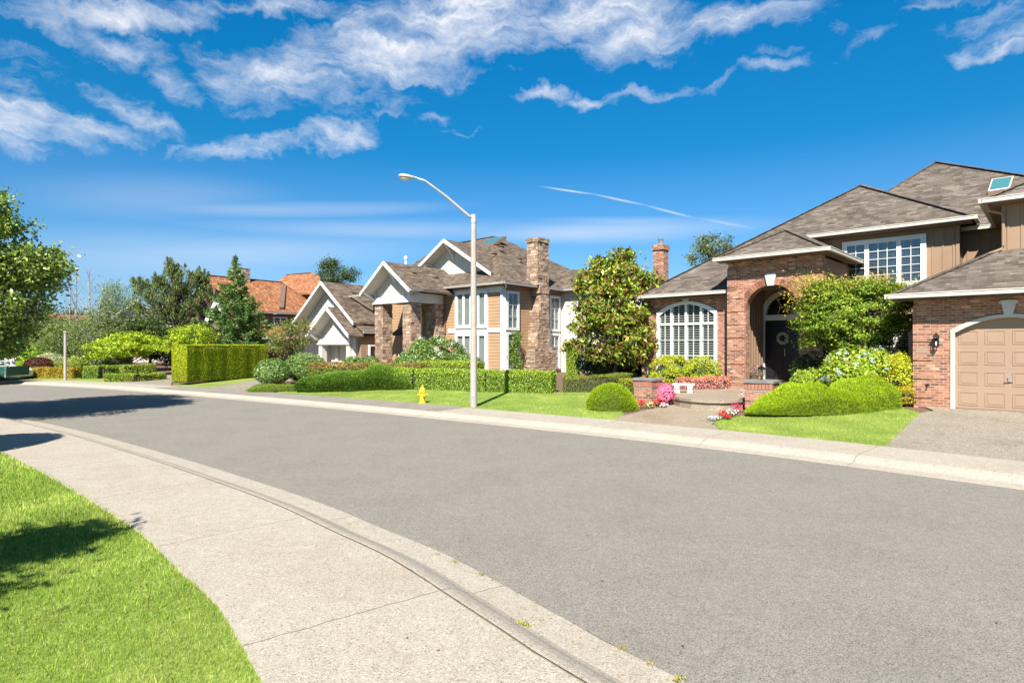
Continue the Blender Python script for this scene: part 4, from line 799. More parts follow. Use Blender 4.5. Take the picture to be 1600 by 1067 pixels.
# asymmetric gablet on the front slope
gable(H2, -8.1, -1.25, -5.35, .35, 1.25, 7.35, 6.55, 9.05, 6.75, -7.4, -2.6, (6.75, 6.76), 5.0, 'gablet roof', beam=False)
mb = MB(); a_, b_ = -6.7, 6.6; sk = [(a_-.1, 5.3, 9.32), (a_+1.4, 5.3, 9.32), (a_+1.5, 6.5, 10.02), (a_, 6.5, 10.02)]; up = Vector((0, -.5, .85))*.12; fr_ = [Vector(p)+up for p in sk]; mb.slab([tuple(p) for p in fr_], .25); so = H2.put(mb, 'skylight', 'brown_board'); cc = sum(fr_, Vector())/4; mb = MB(); mb.slab([tuple(cc+(p-cc)*.88+up*.2) for p in fr_], .02); H2.put(mb, 'skylight_glass', 'skylight_glass', so)
zr2 = lambda b: TZ+(10.3-TZ)/7.6*(b+.5)
for a_, b_ in ((-4.8, 4.9), (-3.9, 4.4), (-3.6, 3.3)): vent(H2, (a_, b_, zr2(b_)+.12), s=.3)
for b_, q_ in ((4.2, .55), (5.2, .6), (6.0, .62), (6.8, .7)): vent(H2, (.5-q_*7.38*.8, b_+.8, TZ+q_*4.55*.8+.12), s=.26)
vent(H2, (-5.55, -2.0, 6.55), s=.26); vent(H2, (-5.3, -.4, 6.4), s=.26)
mb = MB(); mb.tube([(-13.5, 4, 8.4), (-13.5, 4, 8.95)], [.09, .09], 10); mb.lathe([(.15, 0), (.15, .22), (.03, .3)], -13.5, 4, 10, 8.9); H2.put(mb, 'roof_pipe', 'white_paint')
# garage wing
gable(H2, -20.1, -11.9, -15.9, -2.0, -1.1, 3.75, 3.75, 6.85, 3.5, -19.6, -13.0, (3.4, 3.41), 6, 'garage wing roof', beam=False)
gable(H2, -16.6, -11.3, -13.95, -2.8, -1.9, 2.86, 2.86, 4.87, 2.3, -16.15, -12.35, (2.32, 2.62), 1.5, 'small garage gable roof')
mb = MB(); mb.slab([(-12.3, -1.7, 3.72), (-11.2, -1.7, 3.1), (-11.2, 4.5, 3.1), (-12.3, 4.5, 3.72)], .1); mb.slab([(-20.6, -2.3, 3.0), (-16.9, -2.3, 3.0), (-16.9, -1.1, 3.6), (-20.6, -1.1, 3.6)], .1); H2.put(mb, 'roof', 'shingle_dark', label='lower garage roof edge')
gutter(H2, [(-11.14, -1.7, 3.05), (-11.14, 4.5, 3.05)], 'grey_gutter')
mb = MB(); mb.box(-11.7, -11.55, -1.6, 4.5, .3, 3.1); mb.box(-12.3, -11.7, -1.6, -1.45, .3, 3.05); H2.put(mb, 'wall', 'tan_board', label='brown garage side wall')
window(H2, RIGHT(-11.55), -1.0, -.1, .9, 2.2, tr=.1, back='room_shade')
mb = MB()
for a_ in (-16.2, -12.75): mb.box(a_, a_+.42, -1.98, -1.56, .3, 2.32)
mb.box(-12.3, -11.9, -1.8, -1.5, .3, 2.9); mb.box(-20.3, -16.2, -1.15, -1.0, 2.35, 2.75); mb.box(-16.5, -16.2, -1.15, -1.0, .3, 2.4); mb.box(-20.4, -20.1, -1.15, -1.0, .3, 2.9); mb.box(-16.2, -12.3, -1.1, -.95, 2.2, 2.6); mb.box(-15.4, -15.1, -1.12, -.9, .3, 2.3); mb.box(-16.2, -15.4, -1.02, -.95, .3, 2.2)
H2.put(mb, 'garage_front', 'cream_paint')
for a0, a1 in ((-20.1, -16.5), (-15.1, -12.35)):
    mb = MB(); mb.box(a0, a1, -.95, -.88, .3, 2.35)
    for j in range(4):
        kx = max(3, int((a1-a0)/.8)); w_ = (a1-a0)/kx
        for i in range(kx): mb.box(a0+w_*i+.07, a0+w_*(i+1)-.07, -.97, -.95, .42+.5*j, .8+.5*j)
    H2.put(mb, 'garage_door', 'cream_paint')
window(H2, FRONT(-1.1), -16.1, -14.1, 4.2, 5.1, tr=.1, cols=(1, 1, 1), mm=(2, 2, 2), rows=2, back='curtain', label='gable window over the garage')
for a_, b_ in ((-15.0, 0.2), (-14.6, 1.7)): vent(H2, (a_, b_, 6.85-.74*abs(a_+16.3)+.12), s=.3)
# ================================================================== the house with the orange shake roof
u3 = (.6, .8); H3 = House((-22.1, 52.8), u3, 'orange_roof_house', 'brown house with an orange wooden shake roof behind the dark conifer')
# local a runs to the right and away, local b to the left and away
mb = MB(); mb.box(-3, 9, .5, .7, .3, 5.0); mb.prism([(-3, .7, .3), (-3, 8.3, .3), (-3, 8.3, 5), (-3, 4.3, 8.2), (-3, .7, 5)], (.2, 0, 0)); H3.put(mb, 'wall', 'brown_board')
mb = MB(); mb.slab([(-3.2, 0, 5.25), (6.5, 0, 5.25), (4.2, 4.3, 8.5), (-3.2, 4.3, 8.5)], .15); mb.slab([(-3.2, 4.3, 8.5), (4.2, 4.3, 8.5), (6, 9, 5.2), (-3.2, 9, 5.2)], .15)
mb.slab([(6.5, 0, 5.25), (6.5, 9, 5.25), (4.2, 4.3, 8.5)], .15)
mb.slab([(-2, -3.0, 2.9), (7, -3.0, 2.9), (7, .5, 4.1), (-2, .5, 4.1)], .15); ridge_cap(mb, [(-3.2, 4.3, 8.5), (4.2, 4.3, 8.5), (6.5, 0, 5.25)], .3)
H3.put(mb, 'roof', 'shake_orange', label='long orange shake roof')
mb = MB(); mb.slab([(1.5, 0.3, 5.75), (2.0, .3, 5.75), (4.3, 3.6, 8.15), (3.8, 3.6, 8.15)], .16); H3.put(mb, 'valley_strip', 'brown_board')
gutter(H3, [(-3.3, -.06, 5.15), (6.6, -.06, 5.15)], 'grey_gutter', .16)
mb = MB(); mb.box(-3.1, 6.3, .05, .5, 4.98, 5.02); H3.put(mb, 'soffit', 'brown_board')
mb = MB(); mb.box(4.6, 5.0, .42, .5, 3.5, 5.0); mb.box(-1, -.6, .42, .5, 3.5, 5.0); mb.box(-2.2, 7.2, -3.08, -3.0, 2.72, 2.9); H3.put(mb, 'trim', 'cream_paint')
window(H3, FRONT(.5), 1.0, 2.4, 3.7, 4.8, tr=.1, cols=(1, 1), mm=(1, 1), back='room_shade')
mb = MB(); mb.box(-.6, .6, 3.9, 4.9, 5, 9.2); ch3 = H3.put(mb, 'chimney', 'mortar'); mb = MB(); stone_clad(mb, -.65, .65, 3.85, 4.95, 8.0, 9.35, PAL2, rr=rr); H3.put(mb, 'stone_facing', 'stone', ch3); mb = MB(); mb.box(-.72, .72, 3.8, 5.0, 9.35, 9.42); H3.put(mb, 'cap', 'cap_stone', ch3)
mb = MB(); # taller cross roof at the right: front slope faces the street
A3 = [(-.0, 0)]
Wl = lambda x, y, z: tuple(Vector(((x+22.1)*.6+(y-52.8)*.8, -(x+22.1)*.8+(y-52.8)*.6, z)))
q = [Wl(atY(404, 63), 63, 7.6), Wl(atY(500, 58), 58, 7.4), Wl(atY(505, 63), 62, 9.4), Wl(atY(487, 64), 64, 10.1), Wl(atY(448, 66), 66, 10.1)]
mb.slab(q, .15); mb.slab([Wl(atY(487, 64), 64, 10.1), Wl(atY(500, 58), 58, 7.4), Wl(atY(530, 60), 60, 6.2), Wl(atY(530, 66), 66, 7.2)], .15); ridge_cap(mb, [q[4], q[3], q[1]], .3)
mb.slab([Wl(atY(448, 66), 66, 10.1), Wl(atY(487, 64), 64, 10.1), Wl(atY(500, 72), 72, 6), Wl(atY(440, 72), 72, 6)], .15)
H3.put(mb, 'roof', 'shake_orange', label='upper orange roof at the back')
mb = MB(); p0, p1, p2 = Wl(atY(322, 47), 47, 4.1), Wl(atY(338, 47.3), 47.3, 5.8), Wl(atY(352, 47.6), 47.6, 4.2)
mb.bar(p0, p1, .12, .25); mb.bar(p1, p2, .12, .25); H3.put(mb, 'rake_board', 'white_paint')
mb = MB(); d = Vector((.5, .3, 0))*4; mb.slab([p0, p1, tuple(Vector(p1)+d), tuple(Vector(p0)+d)], .12); mb.slab([p1, p2, tuple(Vector(p2)+d), tuple(Vector(p1)+d)], .12); H3.put(mb, 'roof', 'shake_orange', label='little gable roof at the left end')
mb = MB(); s_ = Vector((0, 0, .2)); f_ = Vector((.5, .3, 0))*.5; mb.prism([tuple(Vector(p)+f_-s_) for p in (p0, p1, p2)]+[(p2[0]+f_.x, p2[1]+f_.y, .4), (p0[0]+f_.x, p0[1]+f_.y, .4)], tuple(Vector((.5, .3, 0))*2)); H3.put(mb, 'gable_wall', 'brown_board')
# ================================================================== small distant houses
def far_house(name, label, px, Y, w, d, ze, zr, rz, wm, rm, group=None):
    x = atY(px, Y); H = House((x, Y), (math.cos(rz), math.sin(rz)), name, label)
    mb = MB(); mb.box(-w/2, w/2, 0, d, .2, ze); mb.prism([(-w/2, 0, ze), (w/2, 0, ze), (0, 0, zr-.2)], (0, d, 0)); H.put(mb, 'wall', wm)
    mb = MB(); mb.slab([(-w/2-.4, -.6, ze-.25), (0, -.6, zr), (0, d+.5, zr), (-w/2-.4, d+.5, ze-.25)], .15); mb.slab([(0, -.6, zr), (w/2+.4, -.6, ze-.25), (w/2+.4, d+.5, ze-.25), (0, d+.5, zr)], .15); H.put(mb, 'roof', rm)
    mb = MB()
    for s in (-1, 1): mb.bar((0, -.62, zr-.06), (s*(w/2+.4), -.62, ze-.31), .08, .28)
    mb.box(-w/2, -w/2+.2, -.04, 0, .3, ze); mb.box(w/2-.2, w/2, -.04, 0, .3, ze); H.put(mb, 'trim', 'white_paint')
    for s in (-1, 1): window(H, FRONT(0), s*w/4-.6, s*w/4+.6, 1.2, 2.5, tr=.12, cols=(1, 1), mm=(1, 1), back='room_shade')
    window(H, FRONT(0), -.6, .6, ze-.4, ze+.7, tr=.12, cols=(1, 1), mm=(1, 1), back='room_shade')
    return H
far_house('gabled_house', 'pale gabled house with a grey roof half hidden by the pine', 213, 62, 6.2, 9, 4.2, 6.9, .55, 'cream_paint', 'shingle_grey')
far_house('gabled_house', 'white-walled house with an orange shake roof behind the birch trunks', 62, 62, 9, 9, 3.6, 5.6, -.3, 'cream_paint', 'shake_orange')
far_house('gabled_house', 'low house with a dark grey roof behind the weeping birch', 170, 66, 10, 9, 2.8, 4.9, .2, 'cream_paint', 'shingle_grey')
# ================================================================== street lamp, hydrant, pillars, bench and other small things
def place(name, label, cat, x, y, z=None, rz=0, group=None): return empty(name, (x, y, gz(x, y) if z is None else z), rz, label, cat, group)
lx, ly, lz = gp(740, 636)
T = place('street_lamp', 'tall concrete street lamp with a long upswept metal arm', 'street lamp', lx, ly)
s_ = ly/F; topz = CH+(HY-346)*s_
mb = MB(); mb.tube([(0, 0, -.1), (0, 0, topz-lz)], [.115, .085], 12); mb.build('pole', 'pole_concrete', T)
mb = MB(); mb.tube([(0, 0, 1.40), (0, 0, 1.52)], [.1065, .1060], 12, False); mb.build('sticker', 'hydrant', T)
mb = MB(); mb.box(-.04, .04, -.118, -.10, .35, .55); mb.build('hand_hole_cover', 'lamp_metal', T)
mb = MB(); mb.tube([(0, 0, topz-lz-.05), (0, 0, topz-lz+.02), (0, 0, topz-lz+.21), (0, 0, topz-lz+.22)], [.095, .095, .09, .06], 12); mb.build('collar', 'lamp_metal', T)
ax = (656-740)*s_; az_ = CH+(HY-287)*s_-lz; a0z = topz-lz+.08
mb = MB(); mb.tube([(0, 0, a0z), (ax*.10, -.05, a0z+.10), (ax*.5, -.3, a0z+(az_-a0z)*.58), (ax*.86, -.52, a0z+(az_-a0z)*.95), (ax, -.6, az_)], [.055, .05, .042, .035, .032], 10); mb.build('arm', 'lamp_metal', T, smooth=True)
mb = MB(); hd = Vector((-1, -.12, .07)).normalized(); pr = [(0, .035), (.06, .055), (.18, .085), (.32, .12), (.46, .125), (.55, .085), (.58, .02)]
ring = []; k = 14; sd = hd.cross(Vector((0, 0, 1))).normalized(); upv = sd.cross(hd)
for t, r_ in pr:
    c0 = Vector((ax, -.6, az_))+hd*t
    ring += [c0+sd*math.cos(2*math.pi*j/k)*r_+upv*(math.sin(2*math.pi*j/k)*r_*(.75 if math.sin(2*math.pi*j/k) > 0 else .42)+.01) for j in range(k)]
mb.add(ring, [(i*k+j, i*k+(j+1) % k, (i+1)*k+(j+1) % k, (i+1)*k+j) for i in range(len(pr)-1) for j in range(k)]+[tuple(range(k)), tuple((len(pr)-1)*k+j for j in range(k))])
hh = mb.build('lamp_head', 'lamp_metal', T, smooth=True); mb = MB(); c0 = Vector((ax, -.6, az_))+hd*.36-upv*.045; rg = []
for q, zz in ((1, 0), (.85, -.035), (.4, -.06)): rg += [c0+hd*math.cos(2*math.pi*j/k)*.17*q+sd*math.sin(2*math.pi*j/k)*.105*q+upv*zz for j in range(k)]
mb.add(rg, [(i*k+j, i*k+(j+1) % k, (i+1)*k+(j+1) % k, (i+1)*k+j) for i in range(2) for j in range(k)]+[tuple(2*k+j for j in range(k))]); mb.build('lens', 'lamp_glass', hh, smooth=True)
x, y, z = gp(660, 630); T = place('fire_hydrant', 'yellow fire hydrant standing on the mown lawn', 'fire hydrant', x, y, rz=.5)
mb = MB(); mb.lathe([(.13, 0), (.13, .03), (.095, .04), (.09, .07), (.085, .36), (.095, .38)], 0, 0, 20); mb.lathe([(.12, .375), (.12, .40), (.108, .41), (.10, .47), (.085, .52), (.05, .56), (.025, .57), (.025, .60), (.03, .61), (.03, .635), (.012, .64)], 0, 0, 20); mb.build('body', 'hydrant', T, smooth=False, bevel=.003)
for i, (dx, dy, r_) in enumerate(((1, 0, .05), (-1, 0, .05), (0, -1, .065))):
    mb = MB(); mb.tube([(dx*.07, dy*.07, .3), (dx*.135, dy*.135, .3), (dx*.137, dy*.137, .3), (dx*.17, dy*.17, .3), (dx*.172, dy*.172, .3), (dx*.19, dy*.19, .3)], [r_*.8, r_*.8, r_, r_, r_*.4, r_*.35], 12); mb.build('outlet_cap', 'hydrant', T)
def pillar(px, py, w, h, label, rz, lab2):
    x, y, z = gp(px, py); T = place('brick_pillar', label, 'pillar', x, y, rz=rz, group='brick pillars beside the walkway')
    mb = MB(); mb.box(-w/2, w/2, -w/2, w/2, -.1, h-.24)
    mb.build('shaft', 'brick', T); mb = MB(); mb.box(-w/2-.01, w/2+.01, -w/2-.01, w/2+.01, h-.24, h-.21); k = int(w/.085)
    r2 = random.Random(4)
    for i in range(k):
        for sgn, ax_ in ((1, 0), (-1, 0), (1, 1), (-1, 1)):
            a, b = -w/2-.015+(w+.03)*(i+.06)/k, -w/2-.015+(w+.03)*(i+.94)/k; g_ = r2.uniform(.7, 1.05); c = tuple(q*g_ for q in ((.36, .16, .10) if r2.random() < .8 else (.23, .10, .07))); o_, i_ = sgn*(w/2+.03), sgn*(w/2-.02)
            lo, hi = min(o_, i_), max(o_, i_)
            if ax_: mb.box(lo, hi, a, b, h-.205, h-.012, c)
            else: mb.box(a, b, lo, hi, h-.205, h-.012, c)
    mb.box(-w/2+.0, w/2-.0, -w/2+.0, w/2-.0, h-.205, h-.02, (.3, .24, .19)); mb.build('soldier_course', 'stone', T)
    mb = MB(); r2 = random.Random(6); cw = w/2+.06; pts = []
    for i in range(16):
        t = i/16*4; sd_ = int(t); u = t-sd_; c = [(-cw, -cw), (cw, -cw), (cw, cw), (-cw, cw)]; p, q = c[sd_], c[(sd_+1) % 4]; j = 1+r2.uniform(-.03, .03)
        pts.append(((p[0]*(1-u)+q[0]*u)*j, (p[1]*(1-u)+q[1]*u)*j))
    mb.add([(a, b, h-.01) for a, b in pts]+[(a, b, h+.05) for a, b in pts]+[(a*.8, b*.8, h+.075) for a, b in pts], [tuple(range(15, -1, -1))]+[(i, (i+1) % 16, 16+(i+1) % 16, 16+i) for i in range(16)]+[(16+i, 16+(i+1) % 16, 32+(i+1) % 16, 32+i) for i in range(16)]+[tuple(range(32, 48))]); mb.build('cap', 'cap_stone', T)
    L_ = empty('pillar_lantern', (x, y, T.location.z+h+.07), rz, lab2, 'lantern', 'lanterns on the brick pillars')
    return L_
def lantern(L_, s, hexa):
    for o in ():
        pass
    mb = MB(); mb.lathe([(.055*s, 0), (.055*s, .03*s), (.02*s, .05*s), (.02*s, .11*s), (.075*s, .13*s), (.075*s, .14*s)], 0, 0, 12); mb.build('base', 'black_metal', L_)
    mb = MB(); r0, r1 = .08*s, .115*s; kk = 6 if hexa else 4
    for i in range(kk): t = 2*math.pi/kk*i+.4; mb.bar((r0*math.cos(t), r0*math.sin(t), .13*s), (r1*math.cos(t), r1*math.sin(t), .40*s), .016*s, .016*s, (-math.sin(t), math.cos(t), 0))
    mb.lathe([(.105*s, .27*s), (.105*s, .28*s)], 0, 0, kk) if 0 else None
    mb.lathe([(.14*s, .39*s), (.15*s, .41*s), (.10*s, .47*s), (.03*s, .52*s), (.012*s, .54*s), (.02*s, .56*s), (.004*s, .585*s)], 0, 0, kk, 0, rot=.4); mb.build('cage', 'black_metal', L_)
    mb = MB(); mb.lathe([(r0*.85, .142*s), (r1*.85, .388*s)], 0, 0, kk, rot=.4); mb.build('glass', 'glass', L_); mb = MB(); mb.lathe([(.012*s, .142*s), (.018*s, .2*s), (.03*s, .26*s), (.012*s, .31*s)], 0, 0, 8); mb.build('bulb', 'white_paint', L_)
RZ1 = math.atan2(-.684, .729)
lantern(pillar(1012, 633, .62, .80, 'brick pillar between the heather mound and the pink azalea', RZ1, 'black lantern on the pillar beside the pink azalea'), .72, True)
lantern(pillar(1190, 640, .74, .80, 'wider brick pillar with a rough stone cap in front of the entry', RZ1+.12, 'black lantern on the pillar in front of the dark door'), .78, False)
# bench
x, y, z = gp(1068, 624); T = place('garden_bench', 'small white stone bench on the walkway beside the pink azalea', 'bench', x, y, z+.12, rz=-.35)
mb = MB(); mb.box(-.36, .36, -.17, .17, .36, .42); mb.box(-.33, .33, -.14, .14, .34, .36); mb.build('seat', 'bench_stone', T, bevel=.012)
for s in (-1, 1):
    mb = MB(); prof = [(-.16, 0), (.16, 0), (.15, .07), (.09, .12), (.08, .20), (.13, .27), (.15, .34), (-.15, .34), (-.13, .27), (-.08, .20), (-.09, .12), (-.15, .07)]
    mb.prism([(s*.21-.085, b, h) for b, h in prof], (.17, 0, 0)); mb.build('leg', 'bench_stone', T, bevel=.008)
# curved step in front of the entry
mb = MB(); C0 = gp(1112, 612); P = []
for px, py in ((1050, 632), (1062, 636), (1080, 639.5), (1105, 641.5), (1130, 641.5), (1150, 640), (1165, 637), (1168, 622), (1150, 608), (1130, 606), (1095, 609), (1060, 616), (1045, 622)): q = gp(px, py); P.append((q[0], q[1]))
zl = max(gz(*p) for p in P)+.03
mb.add([(a, b, .1) for a, b in P]+[(a, b, zl+.07) for a, b in P], [tuple(range(len(P))), tuple(range(2*len(P)-1, len(P)-1, -1))]+[(i, (i+1) % len(P), len(P)+(i+1) % len(P), len(P)+i) for i in range(len(P))])
cx_, cy_ = np.mean(P, axis=0); P3_ = [((a-cx_)*1.02+cx_, (b-cy_)*1.03+cy_) for a, b in P]
mb.add([(a, b, zl+.0) for a, b in P3_]+[(a, b, zl+.08) for a, b in P3_], [tuple(range(len(P))), tuple(range(2*len(P)-1, len(P)-1, -1))]+[(i, (i+1) % len(P), len(P)+(i+1) % len(P), len(P)+i) for i in range(len(P))])
tag(mb.build('step', 'path_concrete'), 'curved concrete step leading up to the entry', kind='structure')
# far light pole and the green trailer with the van
x, y, z = gp(102, 594); T = place('light_post', 'distant slim concrete post at the far bend beside the low hedge', 'post', x, y)
mb = MB(); mb.tube([(0, 0, -.1), (0, 0, 2.75)], [.085, .075], 10); mb.build('pole', 'pole_concrete', T); mb = MB(); mb.lathe([(.10, 0), (.11, .04), (.06, .08), (.02, .1)], 0, 0, 10, 2.75); mb.build('cap', 'pole_concrete', T)
Yt = 32.6; T = place('utility_trailer', 'open green landscaping trailer with rails at the left edge', 'trailer', atY(-6, Yt), Yt, 0.0, rz=.05)
mb = MB(); mb.box(-1.9, 1.15, -.8, .8, .5, .58); mb.box(-1.9, 1.15, -.82, -.76, .58, .72); mb.box(-1.9, 1.15, .76, .82, .58, .95); mb.box(1.1, 1.18, -.8, .8, .58, 1.0); mb.box(.75, 1.12, -.84, -.78, .58, .95); mb.build('bed', 'green_paint', T)
for i, xx in enumerate((-1.85, -1.0, -.25, .45, 1.12)):
    mb = MB(); mb.box(xx-.03, xx+.03, -.84, -.78, .42, 1.12 if i < 4 else .95); mb.build('rail_post', 'green_paint' if i % 2 else 'metal', T)
mb = MB(); mb.box(-1.9, 1.15, -.84, -.8, 1.06, 1.10); mb.box(-1.9, 1.15, -.84, -.8, .80, .84); mb.build('rail', 'green_paint', T)
for xx in (-.55, .55):
    mb = MB(); k = 18; mb.tube([(xx, -.92, .29), (xx, -.74, .29)], [.29, .29], k); wh_ = mb.build('wheel', 'rubber', T); mb = MB(); mb.tube([(xx, -.93, .29), (xx, -.9, .29)], [.15, .15], 12); mb.build('rim', 'metal', wh_)
mb = MB(); mb.box(-.55, -.2, -.5, .1, .58, 1.15); mb.box(.0, .5, -.4, .2, .58, .95); mb.lathe([(.12, 0), (.12, .5), (.05, .55)], -.9, -.4, 10, .58); mb.build('garden_tools', 'twig', T)
mb = MB(); mb.box(-.9, -.3, -.4, .3, 1.0, 1.3); mb.build('box', 'red_paint', T)
T = place('parked_car', 'white car parked behind the green trailer', 'car', atY(-24, 34.6), 34.6, 0.0, rz=.05)
mb = MB(); pf = [(-2.2, .3), (2.1, .3), (2.15, .65), (2.0, .78), (1.15, .9), (.55, 1.38), (-1.0, 1.4), (-1.7, .98), (-2.2, .9)]; mb.prism([(a, -.9, h) for a, h in pf], (0, 1.8, 0)); mb.build('body', 'van_paint', T, bevel=.06)
mb = MB(); mb.prism([(1.02, -.91, .93), (.52, -.91, 1.32), (.05, -.91, 1.33), (.05, -.91, .93)], (0, .02, 0)); mb.box(-.85, -.02, -.91, -.89, .95, 1.32); mb.build('window', 'glass_blue', T)
for xx in (-1.4, 1.35): mb = MB(); mb.tube([(xx, -.95, .33), (xx, -.75, .33)], [.33, .33], 18); w_ = mb.build('wheel', 'rubber', T); mb = MB(); mb.tube([(xx, -.96, .33), (xx, -.94, .33)], [.18, .18], 12); mb.build('rim', 'metal', w_)
# urn lanterns by the tan house
def urn(x, y, z, s, label):
    T = empty('garden_urn', (x, y, z), 0, label, 'urn'); mb = MB(); mb.lathe([(.14*s, 0), (.14*s, .04*s), (.05*s, .1*s), (.05*s, .25*s), (.16*s, .4*s), (.2*s, .6*s), (.17*s, .65*s), (.07*s, .8*s), (.03*s, .95*s)], 0, 0, 12); mb.build('bowl', 'grey_gutter', T); mb = MB(); mb.box(-.3*s, .3*s, -.3*s, .3*s, -.5, 0); mb.build('plinth', 'cap_stone', T)
a = h2w(-13.9, -5.6); urn(a[0], a[1], .95, .8, 'grey urn on a stone plinth before the small garage door')
a = h2w(-7.0, -2.0); urn(a[0], a[1], .85, .8, 'grey urn between the portico pillars')
# flower pot by the door
x, y = (11.67-5.45*.729+2.2*.684, 17.1+5.45*.684+2.2*.729)
POT = empty('flower_pot', (x, y, .76), 0, 'small pot of purple and white flowers left of the dark front door', 'flower pot'); mb = MB(); mb.lathe([(.12, 0), (.17, .22), (.18, .24), (.15, .24)], 0, 0, 14); mb.build('pot', 'bark', POT)
# wreath on the door
wx = -4.98; WR = empty('door_wreath', (11.67+wx*.729+4.0*.684, 17.1-wx*.684+4.0*.729, 2.42), RZ1, 'pale dried flower wreath hanging on the dark door', 'wreath')
V = []; n_ = 420; t = RNG.uniform(0, 2*math.pi, n_); rr_ = .19+RNG.normal(0, .028, n_); Pp = np.c_[rr_*np.cos(t), -.02+RNG.normal(0, .02, n_), rr_*np.sin(t)]
quads_obj('dried_flowers', leafq(Pp, .075, .6, np.tile([[0, -1., 0]], (n_, 1)), .6), cvar(n_, (.55, .53, .42), .2, (.3, .33, .15), .25), 'petal', WR)

# ================================================================== plants
def lobes(n_, seed, amp):
    r2 = np.random.default_rng(seed); D = unit(r2.normal(size=(9, 3))); A = r2.uniform(-amp, amp, 9); K_ = r2.uniform(2, 5, 9)
    def f(d): return 1+(A*np.exp(-K_*2*(1-d@D.T))).sum(1)+amp*.35*np.sin(7*d[:, 0]+seed)*np.sin(6*d[:, 1]+2*seed)*np.sin(5*d[:, 2])
    return f
def core_ell(x, y, z, rx, ry, rz, T, name='dark_core', m='twig', rot=0, f=None):  # solid core added to stop see-through, coloured dark like the shaded inside
    mb = MB(); k, h = 20, 9; V = []; 
    for i in range(h+1):
        ph = -math.pi/2+math.pi*i/h
        for j in range(k):
            t = 2*math.pi*j/k; d = np.array([[math.cos(ph)*math.cos(t), math.cos(ph)*math.sin(t), math.sin(ph)]]); q = f(d)[0] if f else 1
            a, b, c = d[0]*q*np.array([rx, ry, rz]); V.append((x+a*math.cos(rot)-b*math.sin(rot), y+a*math.sin(rot)+b*math.cos(rot), max(z+c, -.05)))
    mb.add(V, [(i*k+j, i*k+(j+1) % k, (i+1)*k+(j+1) % k, (i+1)*k+j) for i in range(h) for j in range(k)]); return mb.build(name, m, T)
def bush(name, label, cat, px, py, w, h, d=None, n_=6000, leaf=.05, asp=.5, col=(.08, .13, .03), v=.25, alt=None, altf=.2, seed=1, m='leaf', amp=.18, rot=0, group=None, top=None, topf=.0, depth=.16, flowers=None, Y=None, zc=.45, bias=.45, clump=0):
    """w,h,d in metres; centre placed so its foot is seen at (px,py)"""
    if Y is None: x, y, z = gp(px, py)
    else: x, y = atY(px, Y), Y; z = gz(x, y)
    d = d or w*.9; y += d*.35 if Y is None else 0; z = gz(x, y)
    T = place(name, label, cat, x, y, z, group=group); f = lobes(9, seed, amp)
    rx, ry, rz, cz = w/2, d/2, h*(1-zc), h*zc
    D = unit(RNG.normal(size=(n_, 3))); rad = f(D)*(1-np.abs(RNG.normal(0, depth, n_)))
    if clump:
        CD = unit(RNG.normal(size=(clump, 3))); ci = RNG.integers(0, clump, n_); D2 = unit(CD[ci]+RNG.normal(0, .16, (n_, 3))); cr = RNG.uniform(.86, 1.08, clump)
        D = D2; rad = f(D)*cr[ci]*(1-np.abs(RNG.normal(0, depth*.6, n_)))
    P = D*rad[:, None]*np.array([rx, ry, rz]); P[:, 2] = np.where(P[:, 2] < 0, P[:, 2]*min(1, cz/rz*.98), P[:, 2])+cz
    cr_, sr_ = math.cos(rot), math.sin(rot); P = np.c_[P[:, 0]*cr_-P[:, 1]*sr_, P[:, 0]*sr_+P[:, 1]*cr_, np.maximum(P[:, 2], .01)]
    Dr = np.c_[D[:, 0]*cr_-D[:, 1]*sr_, D[:, 0]*sr_+D[:, 1]*cr_, D[:, 2]+.25]
    c = cvar(n_, col, v, alt, altf)
    if top is not None: k = (D[:, 2] > .35) & (RNG.random(n_) < topf); c[k] = cvar(int(k.sum()), top, v)
    quads_obj('leaves', leafq(P, leaf, asp, unit(Dr), bias), c, m, T)
    kc = .62 if clump else .76; core_ell(0, 0, cz*.95, rx*kc, ry*kc, rz*kc, T, rot=rot, f=f, m='core_green')
    mb = MB(); r2 = random.Random(seed)
    for i in range(5): a = r2.uniform(0, 6.28); mb.tube([(0, 0, -.05), (.3*rx*math.cos(a), .3*ry*math.sin(a), cz*.6), (.7*rx*math.cos(a), .7*ry*math.sin(a), cz)], [.03, .02, .01], 5)
    mb.build('stems', 'bark', T)
    if flowers:
        nf, fs, fc, fcl = flowers; D = unit(RNG.normal(size=(nf, 3))+np.array([0, -.5, .5])); 
        P0 = D*f(D)[:, None]*np.array([rx, ry, rz])*1.02; P0[:, 2] = np.where(P0[:, 2] < 0, P0[:, 2]*.8*cz/rz, P0[:, 2])+cz; P0 = np.c_[P0[:, 0]*cr_-P0[:, 1]*sr_, P0[:, 0]*sr_+P0[:, 1]*cr_, np.maximum(P0[:, 2], .04)]
        k = fcl; Pf = np.repeat(P0, k, 0)+RNG.normal(0, fs*.45, (nf*k, 3)); cc_ = np.repeat(cvar(nf, fc, .12), k, 0)*np.exp(RNG.normal(0, .08, (nf*k, 1)))
        quads_obj('flowers', leafq(Pf, fs*(1.0 if k == 1 else .6), .85, unit(Pf-np.array([0, 0, cz])+1e-3), .75), np.clip(cc_, 0, .95), 'petal', T)
    return T
